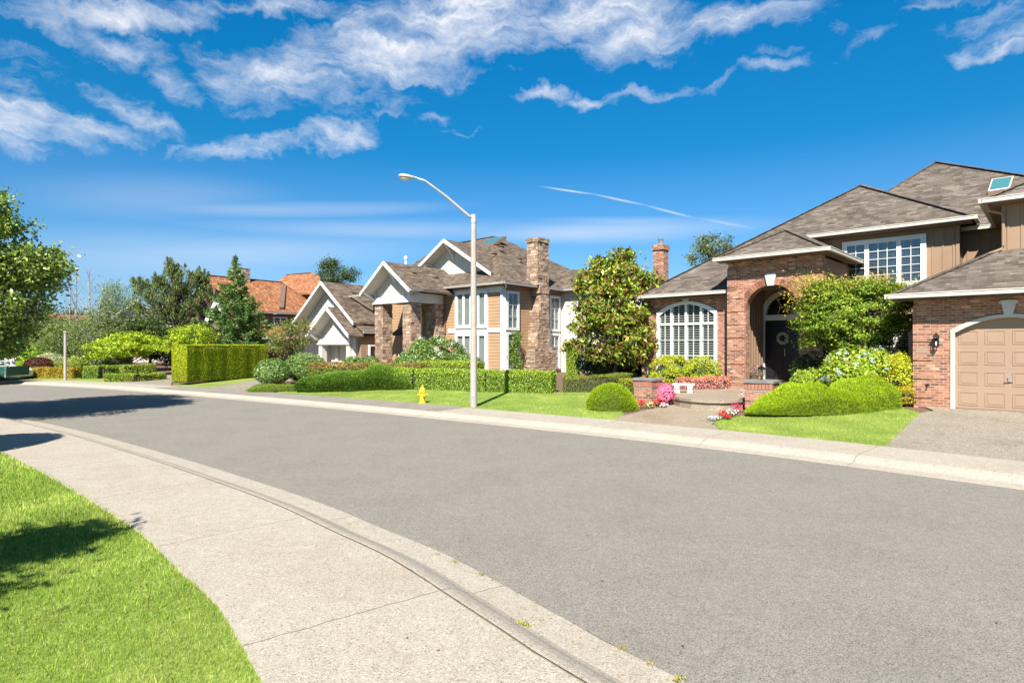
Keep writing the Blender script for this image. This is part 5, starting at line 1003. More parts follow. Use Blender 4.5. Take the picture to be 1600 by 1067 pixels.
def hedge(name, label, cat, pts, w, h, n_, leaf=.04, col=(.10, .17, .03), v=.22, alt=None, altf=.1, top=None, topf=.0, asp=.55, group=None, round_=.06, wob=.04, m='leaf', hfun=None, bottomdark=None):
    """clipped hedge along world points pts"""
    pts = [np.array(p, float) for p in pts]; L_ = [np.linalg.norm(b-a) for a, b in zip(pts, pts[1:])]; tot = sum(L_); base = pts[0]; z0 = gz(*pts[len(pts)//2])
    T = place(name, label, cat, float(base[0]), float(base[1]), z0, group=group)
    area = [tot*w, tot*h, tot*h, w*h, w*h]; pr = np.array(area)/sum(area); face = RNG.choice(5, n_, p=pr); s = RNG.random(n_)*tot; u = RNG.uniform(-.5, .5, n_); t = RNG.random(n_)
    s = np.where(face == 3, 0, np.where(face == 4, tot, s)); u = np.where(face == 1, -.5, np.where(face == 2, .5, u)); t = np.where(face == 0, 1, t)
    cum = np.r_[0, np.cumsum(L_)]; i = np.clip(np.searchsorted(cum, s, side='right')-1, 0, len(L_)-1); k = (s-cum[i])/np.array(L_)[i]
    A = np.array(pts)[i]; B = np.array(pts)[i+1]; c = A+(B-A)*k[:, None]; dr = (B-A)/np.array(L_)[i][:, None]; nr = np.c_[dr[:, 1], -dr[:, 0]]
    out = np.zeros((n_, 3)); out[face == 0] = (0, 0, 1)
    for q, sg in ((1, -1), (2, 1)): out[face == q, :2] = sg*nr[face == q]
    out[face == 3, :2] = -dr[face == 3]; out[face == 4, :2] = dr[face == 4]
    j = np.abs(RNG.normal(0, wob, n_))-wob*.5+.5*wob*np.sin(s*3.1)+.4*wob*np.sin(s*7.3+2); hh_ = h*(hfun(s/tot) if hfun else 1)
    edge_ = np.minimum(1, ((np.abs(u)*2)**8)*.0+1)
    zz = t*hh_; rnd = np.where((t > .9) & (face != 0), (t-.9)/.1, 0)*round_; rnd0 = np.where(face == 0, (np.abs(u)*2)**6*round_, 0)
    P = np.c_[c+nr*(u*w)[:, None], zz]-out*j[:, None]; P[:, :2] -= out[:, :2]*rnd[:, None]; P[:, 2] -= rnd0
    P[:, 0] -= base[0]; P[:, 1] -= base[1]; P[:, 2] = np.maximum(P[:, 2], .01)
    cc = cvar(n_, col, v, alt, altf)
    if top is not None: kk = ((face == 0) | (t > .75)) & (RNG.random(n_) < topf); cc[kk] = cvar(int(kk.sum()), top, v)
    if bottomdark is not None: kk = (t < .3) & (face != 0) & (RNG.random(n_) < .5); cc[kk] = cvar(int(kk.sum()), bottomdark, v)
    quads_obj('leaves', leafq(P, leaf, asp, unit(out+np.array([0, 0, .2])), .45), cc, m, T)
    mb = MB(); e = wob+(.03 if len(pts) == 2 else .09)
    for si, (a, b) in enumerate(zip(pts, pts[1:])):
        d = (b-a)/np.linalg.norm(b-a); nn_ = np.array([d[1], -d[0]])*(w/2-e); a2, b2 = a+d*(e if si == 0 else -.02)-base, b-d*(e if si == len(pts)-2 else -.02)-base; hc = (h*(min(hfun(0), hfun(1), hfun(.5)) if hfun else 1))-e-round_*.5
        q = [a2-nn_, b2-nn_, b2+nn_, a2+nn_]; mb.hexa([(p[0], p[1], -.05) for p in q]+[(p[0], p[1], hc) for p in q])
    mb.build('dark_core', 'twig', T)  # solid filler box added inside the leaves, its dark colour standing for inner shade
    return T
def mound(name, label, cat, cx, cy, lob, n_, col, blade=.05, alt=None, altf=.2, m='needle', group=None, low=None):
    """soft evergreen mound: lob = list of (dx,dy,rx,ry,rz,rot)"""
    z = gz(cx, cy); T = place(name, label, cat, cx, cy, z, group=group); Vs = []; Cs = []
    A = np.array([l[2]*l[3]+l[2]*l[4]+l[3]*l[4] for l in lob]); A = A/A.sum()
    for l, fr_ in zip(lob, A):
        k = int(n_*fr_); dx, dy, rx, ry, rz, rot = l; D = unit(RNG.normal(size=(k, 3))); D[:, 2] = np.abs(D[:, 2]); f = lobes(9, int(abs(dx*7+dy*13)+3), .07)
        bump = 1+.035*np.sin(D[:, 0]*17+dx)*np.sin(D[:, 1]*15)+.02*np.sin(D[:, 0]*41)*np.sin(D[:, 2]*37+D[:, 1]*31)
        # steep sides: superellipse in height
        rr = f(D)*bump*(1-np.abs(RNG.normal(0, .03, k)))
        P = D*rr[:, None]; hz = np.sqrt(P[:, 0]**2+P[:, 1]**2); P[:, 2] = P[:, 2]**.8
        P = P*np.array([rx, ry, rz]); c, s = math.cos(rot), math.sin(rot); P = np.c_[P[:, 0]*c-P[:, 1]*s+dx, P[:, 0]*s+P[:, 1]*c+dy, P[:, 2]]
        N_ = D/np.array([rx, ry, rz]); N_ = unit(np.c_[N_[:, 0]*c-N_[:, 1]*s, N_[:, 0]*s+N_[:, 1]*c, N_[:, 2]]); ax = unit(N_+np.array([0, 0, .7]))
        Vs.append(leafq(P, blade, .22, axis=ax)); c_ = cvar(k, col, .2, alt, altf)
        pat = np.sin(P[:, 0]*2.1+1)*np.sin(P[:, 1]*2.7)+RNG.normal(0, .35, k)
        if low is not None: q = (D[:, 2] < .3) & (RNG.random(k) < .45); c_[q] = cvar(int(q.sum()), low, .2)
        c_ *= (1+.10*pat)[:, None]; Cs.append(c_)
        core_ell(dx, dy, 0, rx*.93, ry*.93, (rz*.9), T, 'dark_core', 'mound_core', rot)
    quads_obj('foliage', np.concatenate(Vs), np.clip(np.concatenate(Cs), 0, .9), m, T); return T
def ridge_mound(name, label, pts, w, prof, n_, col, blade, alt, altf=.3, low=None, m='needle', asp=.22, fuzz=.03, wf=None, drop=.5):
    """soft clipped mound running along world points; prof = heights at even steps along it"""
    P_, S_ = resample(spline(pts, 8), .1); tot = S_[-1]; x0, y0 = P_[len(P_)//2]; z0 = gz(x0, y0); T = place(name, label, 'shrub', float(x0), float(y0))
    pr = lambda s: np.interp(s, np.linspace(0, 1, len(prof)), prof); wv_ = lambda s: w*(np.interp(s, np.linspace(0, 1, len(wf)), wf) if wf else 1)
    def surf(s, ph, k=1.0):
        e = np.clip(1-np.abs(2*s-1)**5, 0, 1)**.5; cx = np.interp(s*tot, S_, P_[:, 0]); cy = np.interp(s*tot, S_, P_[:, 1]); d = .02
        tx = np.interp(np.clip(s+d, 0, 1)*tot, S_, P_[:, 0])-np.interp(np.clip(s-d, 0, 1)*tot, S_, P_[:, 0]); ty = np.interp(np.clip(s+d, 0, 1)*tot, S_, P_[:, 1])-np.interp(np.clip(s-d, 0, 1)*tot, S_, P_[:, 1]); q = np.hypot(tx, ty); nx, ny = ty/q, -tx/q
        b = 1+.05*np.sin(s*tot*2.9+ph*2)+.035*np.sin(s*tot*6.1-ph*4)+.02*np.sin(s*tot*14+ph*9)
        c = np.cos(ph); o = np.sign(c)*np.abs(c)**.8*wv_(s)*e*b*k; z = np.abs(np.sin(ph))**.75*pr(s)*(e**.6)*b*k
        return np.stack([cx+nx*o-x0, cy+ny*o-y0, z], -1), nx, ny
    s = RNG.random(n_); ph = RNG.uniform(0, math.pi, n_); P, nx, ny = surf(s, ph, 1); P *= 1; P[:, 2] -= np.abs(RNG.normal(0, fuzz, n_)); P[:, 2] = np.maximum(P[:, 2], .02)
    N_ = unit(np.c_[nx*np.cos(ph), ny*np.cos(ph), np.sin(ph)*.8+.15]); c = cvar(n_, col, .2, alt, altf); g = np.sin(P[:, 0]*2.3+1)*np.sin(P[:, 1]*3.1)+.6*np.sin(P[:, 0]*6.7+P[:, 1]*5); c *= (1+.12*g)[:, None]
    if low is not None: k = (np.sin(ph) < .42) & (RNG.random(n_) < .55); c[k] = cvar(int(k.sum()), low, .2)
    quads_obj('foliage', leafq(P+N_*blade*.3, blade, asp, axis=unit(N_+np.array([0, 0, drop]))), np.clip(c, 0, .9), m, T)
    A, B = 40, 12; gs, gp_ = np.meshgrid(np.linspace(.01, .99, A), np.linspace(0, math.pi, B), indexing='ij'); V, _, _ = surf(gs.ravel(), gp_.ravel(), .95); V[:, 2] -= .01
    mb = MB(); mb.add([tuple(v) for v in V], [(i*B+j, (i+1)*B+j, (i+1)*B+j+1, i*B+j+1) for i in range(A-1) for j in range(B-1)]+[tuple(range(B)), tuple((A-1)*B+j for j in range(B-1, -1, -1))]); mb.build('dark_core', 'mound_core', T); return T
mat('mound_core', rough=1, build=varied((.05, .08, .01), (.09, .13, .015), 12, fine=60, fs=.4, b=.8))  # dark fill of the solid cores added under mound foliage, for inner shade
def limb(mb, p0, p1, r0, r1, k=7, wob=.06, seg=4, rr=random):
    p0, p1 = Vector(p0), Vector(p1); L_ = (p1-p0).length; pts = [p0+(p1-p0)*(i/seg)+(Vector((rr.gauss(0, 1), rr.gauss(0, 1), rr.gauss(0, .5)))*wob*L_*(1 if 0 < i < seg else 0)) for i in range(seg+1)]
    mb.tube(pts, [r0+(r1-r0)*i/seg for i in range(seg+1)], k, True); return pts
def tree(name, label, x, y, h, trunk_r, ells, n_att, per, leaf, asp, col, v=.25, alt=None, altf=.2, spread=.35, droop=.0, m='leaf', bark='bark', seed=1, lean=(0, 0), forkz=.3, group=None, stems=1, shell=.5, twig=True, bias=.35, flat=1.0, tall=None):
    """ells: crown ellipsoids (dx,dy,dz,rx,ry,rz,weight); limbs reach attractor points, leaves gather round them"""
    rr = random.Random(seed); z = gz(x, y) if fdist(x, y) > 0 else .1; T = place(name, label, 'tree', x, y, z, group=group); mb = MB(); W_ = np.array([e[6] for e in ells]); W_ = W_/W_.sum()
    att = []
    for i in range(n_att):
        e = ells[rr.choices(range(len(ells)), W_)[0]]; d = Vector((rr.gauss(0, 1), rr.gauss(0, 1), rr.gauss(0, 1))).normalized(); q = shell+(1-shell)*rr.random()**.5
        att.append(Vector((e[0]+d.x*e[3]*q, e[1]+d.y*e[4]*q, max(.25, e[2]+d.z*e[5]*q))))
    axis = []
    for s in range(stems):
        a = 2*math.pi*s/stems+seed; off = (0 if stems == 1 else .25); th = tall or h*.86
        top = Vector((lean[0]+off*2*math.cos(a), lean[1]+off*2*math.sin(a), th)); pts = [Vector((off*.3*math.cos(a)*q+top.x*q+rr.gauss(0, .05), off*.3*math.sin(a)*q+top.y*q+rr.gauss(0, .05), top.z*q)) for q in np.linspace(0, 1, 9)]
        pts[0] = Vector((off*.3*math.cos(a), off*.3*math.sin(a), -.1)); mb.tube(pts, [trunk_r*(1-.85*q) for q in np.linspace(0, 1, 9)], 10); axis.append(pts)
    for p in att:
        ax_ = rr.choice(axis); zz = max(h*forkz*.6, min(p.z-rr.uniform(.1, .35)*h*(1 if droop >= 0 else .2), ax_[-1].z*.97)); q = zz/ax_[-1].z*8; i = min(7, max(0, int(q))); st = ax_[i].lerp(ax_[i+1], q-i)
        r0 = max(.012, trunk_r*.38*(1-zz/h)); mid = st.lerp(p, .55)+Vector((0, 0, .06*h*(.5 if droop <= 0 else .9)*(1-zz/h)))
        mb.tube([st, st.lerp(mid, .5)+Vector((rr.gauss(0, .03), rr.gauss(0, .03), .02)), mid, p], [r0, r0*.75, r0*.5, .006], 5, False)
    mb.build('trunk', bark, T)
    A = np.array([tuple(p) for p in att]); n_ = n_att*per; ci = np.repeat(np.arange(n_att), per); sz = RNG.uniform(.6, 1.3, n_att)[ci][:, None]*spread
    P = A[ci]+RNG.normal(0, 1, (n_, 3))*sz*np.array([1, 1, .62*flat])
    if droop: P[:, 2] -= np.abs(RNG.normal(0, droop, n_))
    P[:, 2] = np.maximum(P[:, 2], .05); cen = np.array([np.average([e[0] for e in ells]), np.average([e[1] for e in ells]), np.average([e[2] for e in ells])])
    c = cvar(n_, col, v, alt, altf)*np.exp(RNG.normal(0, .12, n_att))[ci][:, None]
    quads_obj('crown', leafq(P, leaf, asp, unit(P-cen+np.array([0, 0, .6])), bias), np.clip(c, 0, .9), m, T); return T
def conifer(name, label, x, y, h, r, col, seed=1, kind='spruce', leaf=.16, alt=None, tiers=26, per=11, n_needle=26, group=None):
    rr = random.Random(seed); z = gz(x, y); T = place(name, label, 'tree', x, y, z, group=group); mb = MB(); mb.tube([(0, 0, -.1), (0, 0, h*.5), (0, 0, h)], [.02*h+.03, .012*h+.02, .012], 9); Ps = []; Ax = []
    for t in range(tiers):
        q = t/(tiers-1); zz = h*(.06+.90*q**.95); R_ = r*(1-q)**1.0*rr.uniform(.8, 1.2)+.08
        for b in range(max(4, int(per*(1-q*.5)))):
            a = rr.uniform(0, 2*math.pi); L_ = R_*rr.uniform(.7, 1.12); up = rr.uniform(-.10, .18)*L_+(.25*L_*q)
            st = Vector((0, 0, zz)); md = Vector((math.cos(a)*L_*.55, math.sin(a)*L_*.55, zz+up*.3-.04*L_)); en = Vector((math.cos(a)*L_, math.sin(a)*L_, zz+up+.06*L_)); mb.tube([st, md, en], [.03*(1-q)+.012, .02*(1-q)+.008, .004], 4, False)
            k = max(8, int(n_needle*L_)); s = np.sqrt(np.linspace(.08, 1, k)); lat = RNG.normal(0, 1, k)*.17*L_*(1.1-s); S, M_, E_ = map(np.array, (st, md, en)); base = np.where((s < .55)[:, None], S+(M_-S)*(s/.55)[:, None], M_+(E_-M_)*((s-.55)/.45)[:, None])
            sdv = np.array([-math.sin(a), math.cos(a), 0]); P = base+sdv*lat[:, None]+np.c_[np.zeros(k), np.zeros(k), RNG.normal(-.02, .05, k)]; Ps.append(P); Ax.append(np.tile(np.array([math.cos(a), math.sin(a), .15]), (k, 1))+sdv*np.sign(lat)[:, None]*.8)
    mb.build('trunk', 'bark', T); P = np.concatenate(Ps); A = np.concatenate(Ax); P = np.repeat(P, 3, 0)+RNG.normal(0, .05, (len(P)*3, 3)); A = np.repeat(A, 3, 0)
    quads_obj('foliage', leafq(P, leaf, .3, axis=unit(A)), cvar(len(P), col, .28, alt, .3), 'needle', T); return T
def pine(name, label, x, y, h, ells, col, n_att=150, seed=1, alt=None, per=60, leaf=.22, group=None):
    rr = random.Random(seed); z = gz(x, y); T = place(name, label, 'tree', x, y, z, group=group); mb = MB(); mb.tube([(0, 0, -.1), (.1, 0, h*.5), (0, 0, h*.9)], [.22, .15, .03], 9); Ps = []; Ax = []; W_ = [e[6] for e in ells]
    for i in range(n_att):
        e = ells[rr.choices(range(len(ells)), W_)[0]]; d = Vector((rr.gauss(0, 1), rr.gauss(0, 1), rr.gauss(0, 1))).normalized(); q = .45+.55*rr.random()**.5; p = Vector((e[0]+d.x*e[3]*q, e[1]+d.y*e[4]*q, max(.4, e[2]+d.z*e[5]*q)))
        zz = min(max(.5, p.z-.5-rr.random()*1.2), h*.88); mb.tube([(0, 0, zz), (p.x*.6, p.y*.6, zz+(p.z-zz)*.35), tuple(p)], [.06, .035, .012], 5, False)
        L_ = rr.uniform(.5, .95); tip = p+Vector((p.x*.08, p.y*.08, L_)); s = RNG.random(per); P = np.array(p)+(np.array(tip)-np.array(p))*s[:, None]+RNG.normal(0, .14, (per, 3))*(1.1-s)[:, None]*1.5; Ps.append(P); Ax.append(unit((P-np.array(p)-0)*np.array([1.2, 1.2, .4])+np.array([0, 0, .45])))
    mb.build('trunk', 'bark', T); P = np.concatenate(Ps); quads_obj('foliage', leafq(P, leaf, .22, axis=np.concatenate(Ax)), cvar(len(P), col, .28, alt, .3), 'needle', T); return T
YG = (.25, .36, .03); GR = (.075, .14, .025)
# --- garden of the brick house
x, y, z = gp(962, 592)
MY = 26.0; mx = atY(962, MY); sM = MY/F
tree('magnolia_tree', 'broad magnolia with glossy leaves and bronze undersides', mx, MY, 6.0, .10, [(0, 0, 2.2, 2.0, 1.7, 1.4, 4), (-.1, 0, 3.5, 1.75, 1.5, 1.2, 3.2), (.1, 0, 4.6, 1.2, 1.0, .85, 1.8), (.3, 0, 5.55, .28, .3, .5, .5), (-.75, 0, 5.2, .25, .3, .35, .3), (-1.45, 0, 4.5, .3, .3, .45, .35), (1.55, 0, 4.5, .3, .3, .45, .35), (-2.0, 0, 1.7, .3, .3, .3, .2)], 380, 46, .21, .44, (.20, .26, .028), .45, (.24, .115, .045), .2, .19, m='leaf_glossy', seed=3, shell=.45, bias=.4)
bush('laurel_hedge', 'dark laurel thicket under the magnolia tree', 'shrub', 968, 590, 4.2, 1.75, 1.6, 9000, .12, .45, (.035, .075, .018), .3, seed=5, Y=27.4, m='leaf_glossy', amp=.1, zc=.5)
hedge('cypress_hedge', 'narrow bright green cypress column beside the white wall', 'hedge', [(atY(886, 29.5), 29.5), (atY(905, 29.3), 29.3)], .6, 1.9, 6000, .06, (.3, .44, .03), alt=(.2, .3, .02), altf=.3, m='needle')
hedge('box_hedge', 'olive box hedge in front of the magnolia', 'hedge', [gp(880, 612)[:2], gp(938, 612)[:2], gp(985, 600)[:2]], .7, .62, 9000, .045, (.17, .20, .03), alt=(.09, .13, .02), altf=.35, top=(.24, .29, .035), topf=.6)
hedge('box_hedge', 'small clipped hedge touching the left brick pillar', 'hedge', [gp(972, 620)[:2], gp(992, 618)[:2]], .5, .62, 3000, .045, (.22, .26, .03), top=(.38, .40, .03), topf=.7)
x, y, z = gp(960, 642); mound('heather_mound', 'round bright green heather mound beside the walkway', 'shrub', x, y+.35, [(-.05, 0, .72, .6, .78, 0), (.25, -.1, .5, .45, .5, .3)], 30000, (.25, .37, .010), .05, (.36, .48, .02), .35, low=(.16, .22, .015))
q = [gp(1176, 655), gp(1230, 652), gp(1300, 648.5), gp(1360, 643), gp(1408, 638)]
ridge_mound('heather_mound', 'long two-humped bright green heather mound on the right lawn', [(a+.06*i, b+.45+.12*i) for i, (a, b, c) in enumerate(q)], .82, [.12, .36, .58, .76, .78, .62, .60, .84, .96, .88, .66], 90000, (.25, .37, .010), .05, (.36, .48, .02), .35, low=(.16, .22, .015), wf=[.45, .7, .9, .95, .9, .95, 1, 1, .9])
bush('azalea_bush', 'dense round bush of bright pink azalea blossom beside the bench', 'shrub', 1042, 634, .62, .66, .6, 2600, .045, .5, (.07, .12, .03), seed=2, flowers=(330, .075, (.85, .22, .38), 5), amp=.06, group='pink azaleas')
hedge('azalea_row', 'low clipped salmon pink azalea row behind the bench', 'hedge', [gp(1062, 616)[:2], gp(1134, 612)[:2]], .6, .56, 6500, .06, (.80, .30, .34), .25, alt=(.14, .18, .04), altf=.22, top=(.62, .32, .12), topf=.45, m='petal')
hedge('box_hedge', 'low trimmed hedge ending at the porch pillar', 'hedge', [gp(1095, 604)[:2], gp(1142, 607)[:2]], .45, .62, 2800, .05, (.14, .18, .03), top=(.40, .40, .04), topf=.8)
hedge('box_hedge', 'low yellow-green hedge behind the left brick pillar', 'hedge', [gp(1012, 603)[:2], gp(1085, 600)[:2]], .5, .55, 4000, .05, (.22, .30, .03), top=(.42, .48, .04), topf=.8)
k_ = dict(v=.2, alt=(.22, .27, .03), altf=.25, amp=.2, bias=.5, clump=70)
bush('azalea_shrub', 'yellow-green layered azalea with orange tips below the arched window', 'shrub', 1050, 600, 2.1, 1.35, 1.3, 9000, .075, .45, (.50, .54, .03), seed=11, top=(.5, .26, .05), topf=.12, Y=24.2, **k_)
bush('azalea_shrub', 'yellow-green azalea in front of the arched window nearest the porch', 'shrub', 1098, 600, 1.75, 1.3, 1.2, 8000, .07, .45, (.46, .52, .03), seed=12, Y=23.6, **k_)
bush('azalea_shrub', 'deeper green small shrub between the yellow azaleas', 'shrub', 1072, 596, 1.3, 1.45, .9, 4500, .075, .45, (.16, .28, .03), seed=13, Y=24.6, v=.2, amp=.15)
# maple: a wide flat-topped crown on several stems
MYy = 19.4; mx2 = atY(1335, MYy)
tree('japanese_maple', 'wide layered Japanese maple with orange tips over the entry garden', mx2, MYy, 4.0, .08, [(0, 0, 2.75, 1.85, 1.2, 1.05, 5), (-1.15, -.1, 2.7, .75, .7, 1.0, 1.6), (1.15, 0, 2.85, .75, .8, .95, 1.6), (0, 0, 3.55, 1.75, 1.0, .3, 2.2), (-.1, .1, 1.85, 1.55, .9, .45, 1.6)], 500, 90, .085, .5, (.145, .24, .022), .28, (.30, .37, .035), .3, .16, m='leaf', seed=5, shell=.35, stems=3, forkz=.25, flat=.55, tall=2.7, bias=.55)
TM = bpy.context.scene.objects['japanese_maple.001'] if 'japanese_maple.001' in bpy.context.scene.objects else bpy.context.scene.objects['japanese_maple']
n_ = 2600; P = np.c_[RNG.uniform(-2.0, 1.8, n_), RNG.normal(-.1, .5, n_), np.zeros(n_)]; P[:, 2] = 3.78+RNG.normal(0, .11, n_)+.12*np.sin(P[:, 0]*3)-.10*np.abs(P[:, 0])**1.3*.5+.06*(P[:, 0] < -.8)
k = int(n_*.22); P[:k, 0] = -1.75+RNG.normal(0, .28, k); P[:k, 2] = 3.35+RNG.normal(0, .33, k)
quads_obj('new_growth', leafq(P, .09, .4, np.tile([[0, -.3, 1.]], (n_, 1)), .5), cvar(n_, (.42, .22, .05), .3, (.36, .38, .04), .55), 'leaf', TM)
bush('hydrangea', 'large hydrangea with pale blue flower heads behind the heather', 'shrub', 1345, 605, 2.55, 1.75, 1.6, 14000, .12, .6, (.27, .37, .035), .25, (.40, .46, .06), .3, 21, Y=18.3, flowers=(60, .075, (.52, .62, .64), 22), amp=.12, bias=.55, clump=120)
bush('golden_shrub', 'golden yellow shrub against the garage brick corner', 'shrub', 1410, 610, 1.15, 1.55, 1.1, 6500, .075, .5, (.50, .50, .03), .22, (.36, .42, .03), .3, 22, Y=17.6, amp=.16, clump=60)
bush('golden_shrub', 'low yellow spirea at the foot of the garage corner', 'shrub', 1414, 632, .95, .65, .8, 3200, .055, .5, (.48, .42, .03), .22, (.55, .30, .05), .15, 23, Y=17.35, amp=.15, clump=40)
bush('rounded_shrub', 'rounded yellow-green shrub left of the hydrangea', 'shrub', 1262, 602, 1.15, 1.05, 1.0, 6500, .09, .5, (.28, .40, .04), .25, (.42, .48, .06), .3, 24, Y=18.8, amp=.14, clump=60)
bush('rounded_shrub', 'small green dome in front of the dark door', 'shrub', 1227, 600, .62, .5, .5, 2000, .05, .5, (.20, .32, .03), .22, seed=25, Y=20.2, amp=.06)
bush('azalea_bush', 'low pale pink azalea behind the right brick pillar', 'shrub', 1238, 612, 1.1, .42, .6, 2600, .05, .5, (.30, .22, .06), .3, seed=26, Y=19.0, flowers=(110, .07, (.85, .34, .42), 4), amp=.06)
bush('golden_shrub', 'low yellow groundcover in front of the right brick pillar', 'shrub', 1215, 630, 1.1, .42, .5, 3400, .04, .5, (.55, .50, .02), .2, seed=27, Y=16.9, amp=.08)
bush('shade_shrub', 'dark shrubs under the Japanese maple', 'shrub', 1300, 600, 3.2, 1.5, 1.2, 6000, .1, .5, (.045, .08, .02), .3, seed=28, Y=20.3, amp=.15)
def flowerbed(where, spots, group):
    for (x, y, s, col, kind_) in spots:
        s = s*1.3; T = place('begonia_plant', kind_+' '+where, 'flowers', x, y, group=group); k = 60; P = np.c_[RNG.normal(0, s*.5, k), RNG.normal(0, s*.4, k), RNG.uniform(.02, s*.9, k)]; quads_obj('leaves', leafq(P, .06, .5), cvar(k, (.12, .2, .05), .3), 'leaf', T)
        k = 30; P = np.c_[RNG.normal(0, s*.42, k), RNG.normal(0, s*.35, k)-s*.25, RNG.uniform(s*.45, s*1.15, k)]; quads_obj('petals', leafq(P, .055, .85, np.tile([[0, -.8, .5]], (k, 1)), .6), cvar(k, col, .15), 'petal', T)
def fs(px, py, s, col, kind_): q = gp(px, py); return (q[0], q[1], s, col, kind_)
flowerbed('at the foot of the left brick pillar', [fs(985, 640, .10, (.6, .25, .35), 'dusty pink begonia nearest the heather mound'), fs(1001, 637, .16, (.62, .01, .03), 'larger red begonia'), fs(994, 629, .22, (.7, .72, .55), 'cream flowering plant'), fs(1026, 634, .15, (.65, .01, .03), 'red begonia beside the azalea'), fs(1014, 637, .12, (.6, .62, .2), 'yellow-green bedding plant'), fs(1036, 637, .1, (.7, .5, .6), 'pale mauve begonia')], 'bedding flowers by the left pillar')
flowerbed('in the bed by the right brick pillar', [fs(1130, 653, .14, (.6, .01, .04), 'dark red begonia'), fs(1140, 651, .14, (.8, .8, .75), 'white begonia'), fs(1137, 656, .1, (.6, .03, .05), 'small red begonia in front'), fs(1150, 650, .13, (.75, .15, .35), 'mid pink begonia'), fs(1152, 643, .16, (.6, .02, .13), 'crimson begonia'), fs(1158, 637, .18, (.75, .03, .2), 'bright magenta begonia'), fs(1160, 629, .2, (.85, .4, .45), 'tall pale pink begonia'), fs(1165, 622, .2, (.85, .45, .48), 'pale pink begonia touching the pillar'), fs(1121, 657, .08, (.8, .72, .7), 'tiny off-white begonia'), fs(1113, 658, .09, (.45, .45, .62), 'lilac flower at the lawn tip')], 'bedding flowers by the right pillar')
P = np.c_[RNG.normal(0, .12, 90), RNG.normal(0, .1, 90), RNG.uniform(.22, .5, 90)]; quads_obj('leaves', leafq(P, .07, .5), cvar(90, (.07, .12, .04), .3), 'leaf', POT); P = np.c_[RNG.normal(0, .14, 70), RNG.normal(-.05, .1, 70), RNG.uniform(.3, .62, 70)]; quads_obj('petals', leafq(P, .06, .8), cvar(70, (.25, .03, .16), .3, (.75, .7, .7), .3), 'petal', POT)
# --- garden of the tan house
HG = 'clipped hedges in front of the tan house'
q0, q1, q2, q3 = gp(650, 610), gp(700, 610), gp(765, 613), gp(866, 615)
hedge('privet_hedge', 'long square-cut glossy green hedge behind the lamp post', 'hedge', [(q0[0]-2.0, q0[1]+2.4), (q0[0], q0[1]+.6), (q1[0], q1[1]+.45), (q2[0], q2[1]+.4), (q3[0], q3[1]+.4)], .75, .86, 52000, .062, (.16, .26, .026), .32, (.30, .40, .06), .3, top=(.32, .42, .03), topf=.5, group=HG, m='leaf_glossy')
hedge('privet_hedge', 'taller hedge length in front of the bay window', 'hedge', [(atY(640, 31), 31), (atY(752, 29.0), 29.0)], .8, .95, 18000, .062, (.18, .28, .025), .3, (.30, .40, .05), .3, top=(.36, .44, .03), topf=.6, group=HG, m='leaf_glossy')
hedge('privet_hedge', 'hedge with a reddish clipped top behind the juniper', 'hedge', [(atY(487, 29.5), 29.5), (atY(560, 29.0), 29.0), (atY(660, 28.4), 28.4)], .8, 1.0, 14000, .07, (.17, .22, .03), .28, (.30, .32, .05), .2, top=(.36, .22, .07), topf=.7, group=HG)
q = [gp(456, 612.5), gp(500, 612.5), gp(545, 611), gp(590, 609), gp(630, 609), gp(655, 610)]
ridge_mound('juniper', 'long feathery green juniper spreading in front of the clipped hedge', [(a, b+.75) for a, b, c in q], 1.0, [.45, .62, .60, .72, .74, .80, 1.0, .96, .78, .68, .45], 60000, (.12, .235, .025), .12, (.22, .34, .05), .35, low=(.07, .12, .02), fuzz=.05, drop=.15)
q = gp(430, 612); mound('groundcover_bed', 'low bright groundcover cushion at the driveway corner', 'shrub', q[0], q[1]+.5, [(0, 0, 1.35, .7, .26, .5), (-.7, .3, .7, .5, .28, .3)], 9000, (.16, .26, .03), .07, (.35, .24, .04), .12)
RH = dict(m='leaf_glossy', v=.3, alt=(.24, .34, .09), altf=.35, bias=.6)
bush('rhododendron', 'rounded dark green rhododendron at the driveway corner', 'shrub', 425, 602, 1.75, 1.35, 1.5, 6500, .11, .36, (.085, .17, .03), seed=31, Y=28.5, amp=.06, group='rhododendrons of the tan house', **RH)
bush('rhododendron', 'wider rhododendron behind the driveway corner one', 'shrub', 478, 598, 2.3, 1.55, 1.6, 8000, .11, .36, (.085, .17, .03), seed=32, Y=30.0, amp=.08, group='rhododendrons of the tan house', **RH)
bush('rhododendron', 'rhododendron between the garage door and stone pillar', 'shrub', 553, 585, 1.6, 1.25, 1.2, 5000, .11, .36, (.085, .18, .03), seed=33, Y=31.5, amp=.1, group='rhododendrons of the tan house', **RH)
bush('rhododendron', 'rhododendron right at the foot of the left stone pillar', 'shrub', 578, 585, 1.3, 1.3, 1.0, 4500, .11, .36, (.085, .18, .03), seed=34, Y=32.2, amp=.1, group='rhododendrons of the tan house', **RH)
bush('viburnum', 'large shrub with clusters of white flowers in front of the bay', 'shrub', 680, 580, 3.3, 2.2, 1.8, 20000, .12, .42, (.11, .20, .035), .3, (.24, .33, .08), .3, 35, Y=31.2, flowers=(34, .13, (.62, .66, .52), 14), amp=.2, m='leaf_glossy', clump=60)
bush('viburnum', 'dense low shrub at the right stone pillar', 'shrub', 640, 580, 1.9, 1.35, 1.4, 6500, .11, .4, (.085, .17, .03), seed=36, Y=30.8, amp=.1, **RH)
bush('viburnum', 'rounded shrub below the bay window behind the lamp post', 'shrub', 728, 580, 1.8, 1.35, 1.3, 6500, .11, .4, (.10, .20, .03), seed=37, Y=30.6, amp=.1, **RH)
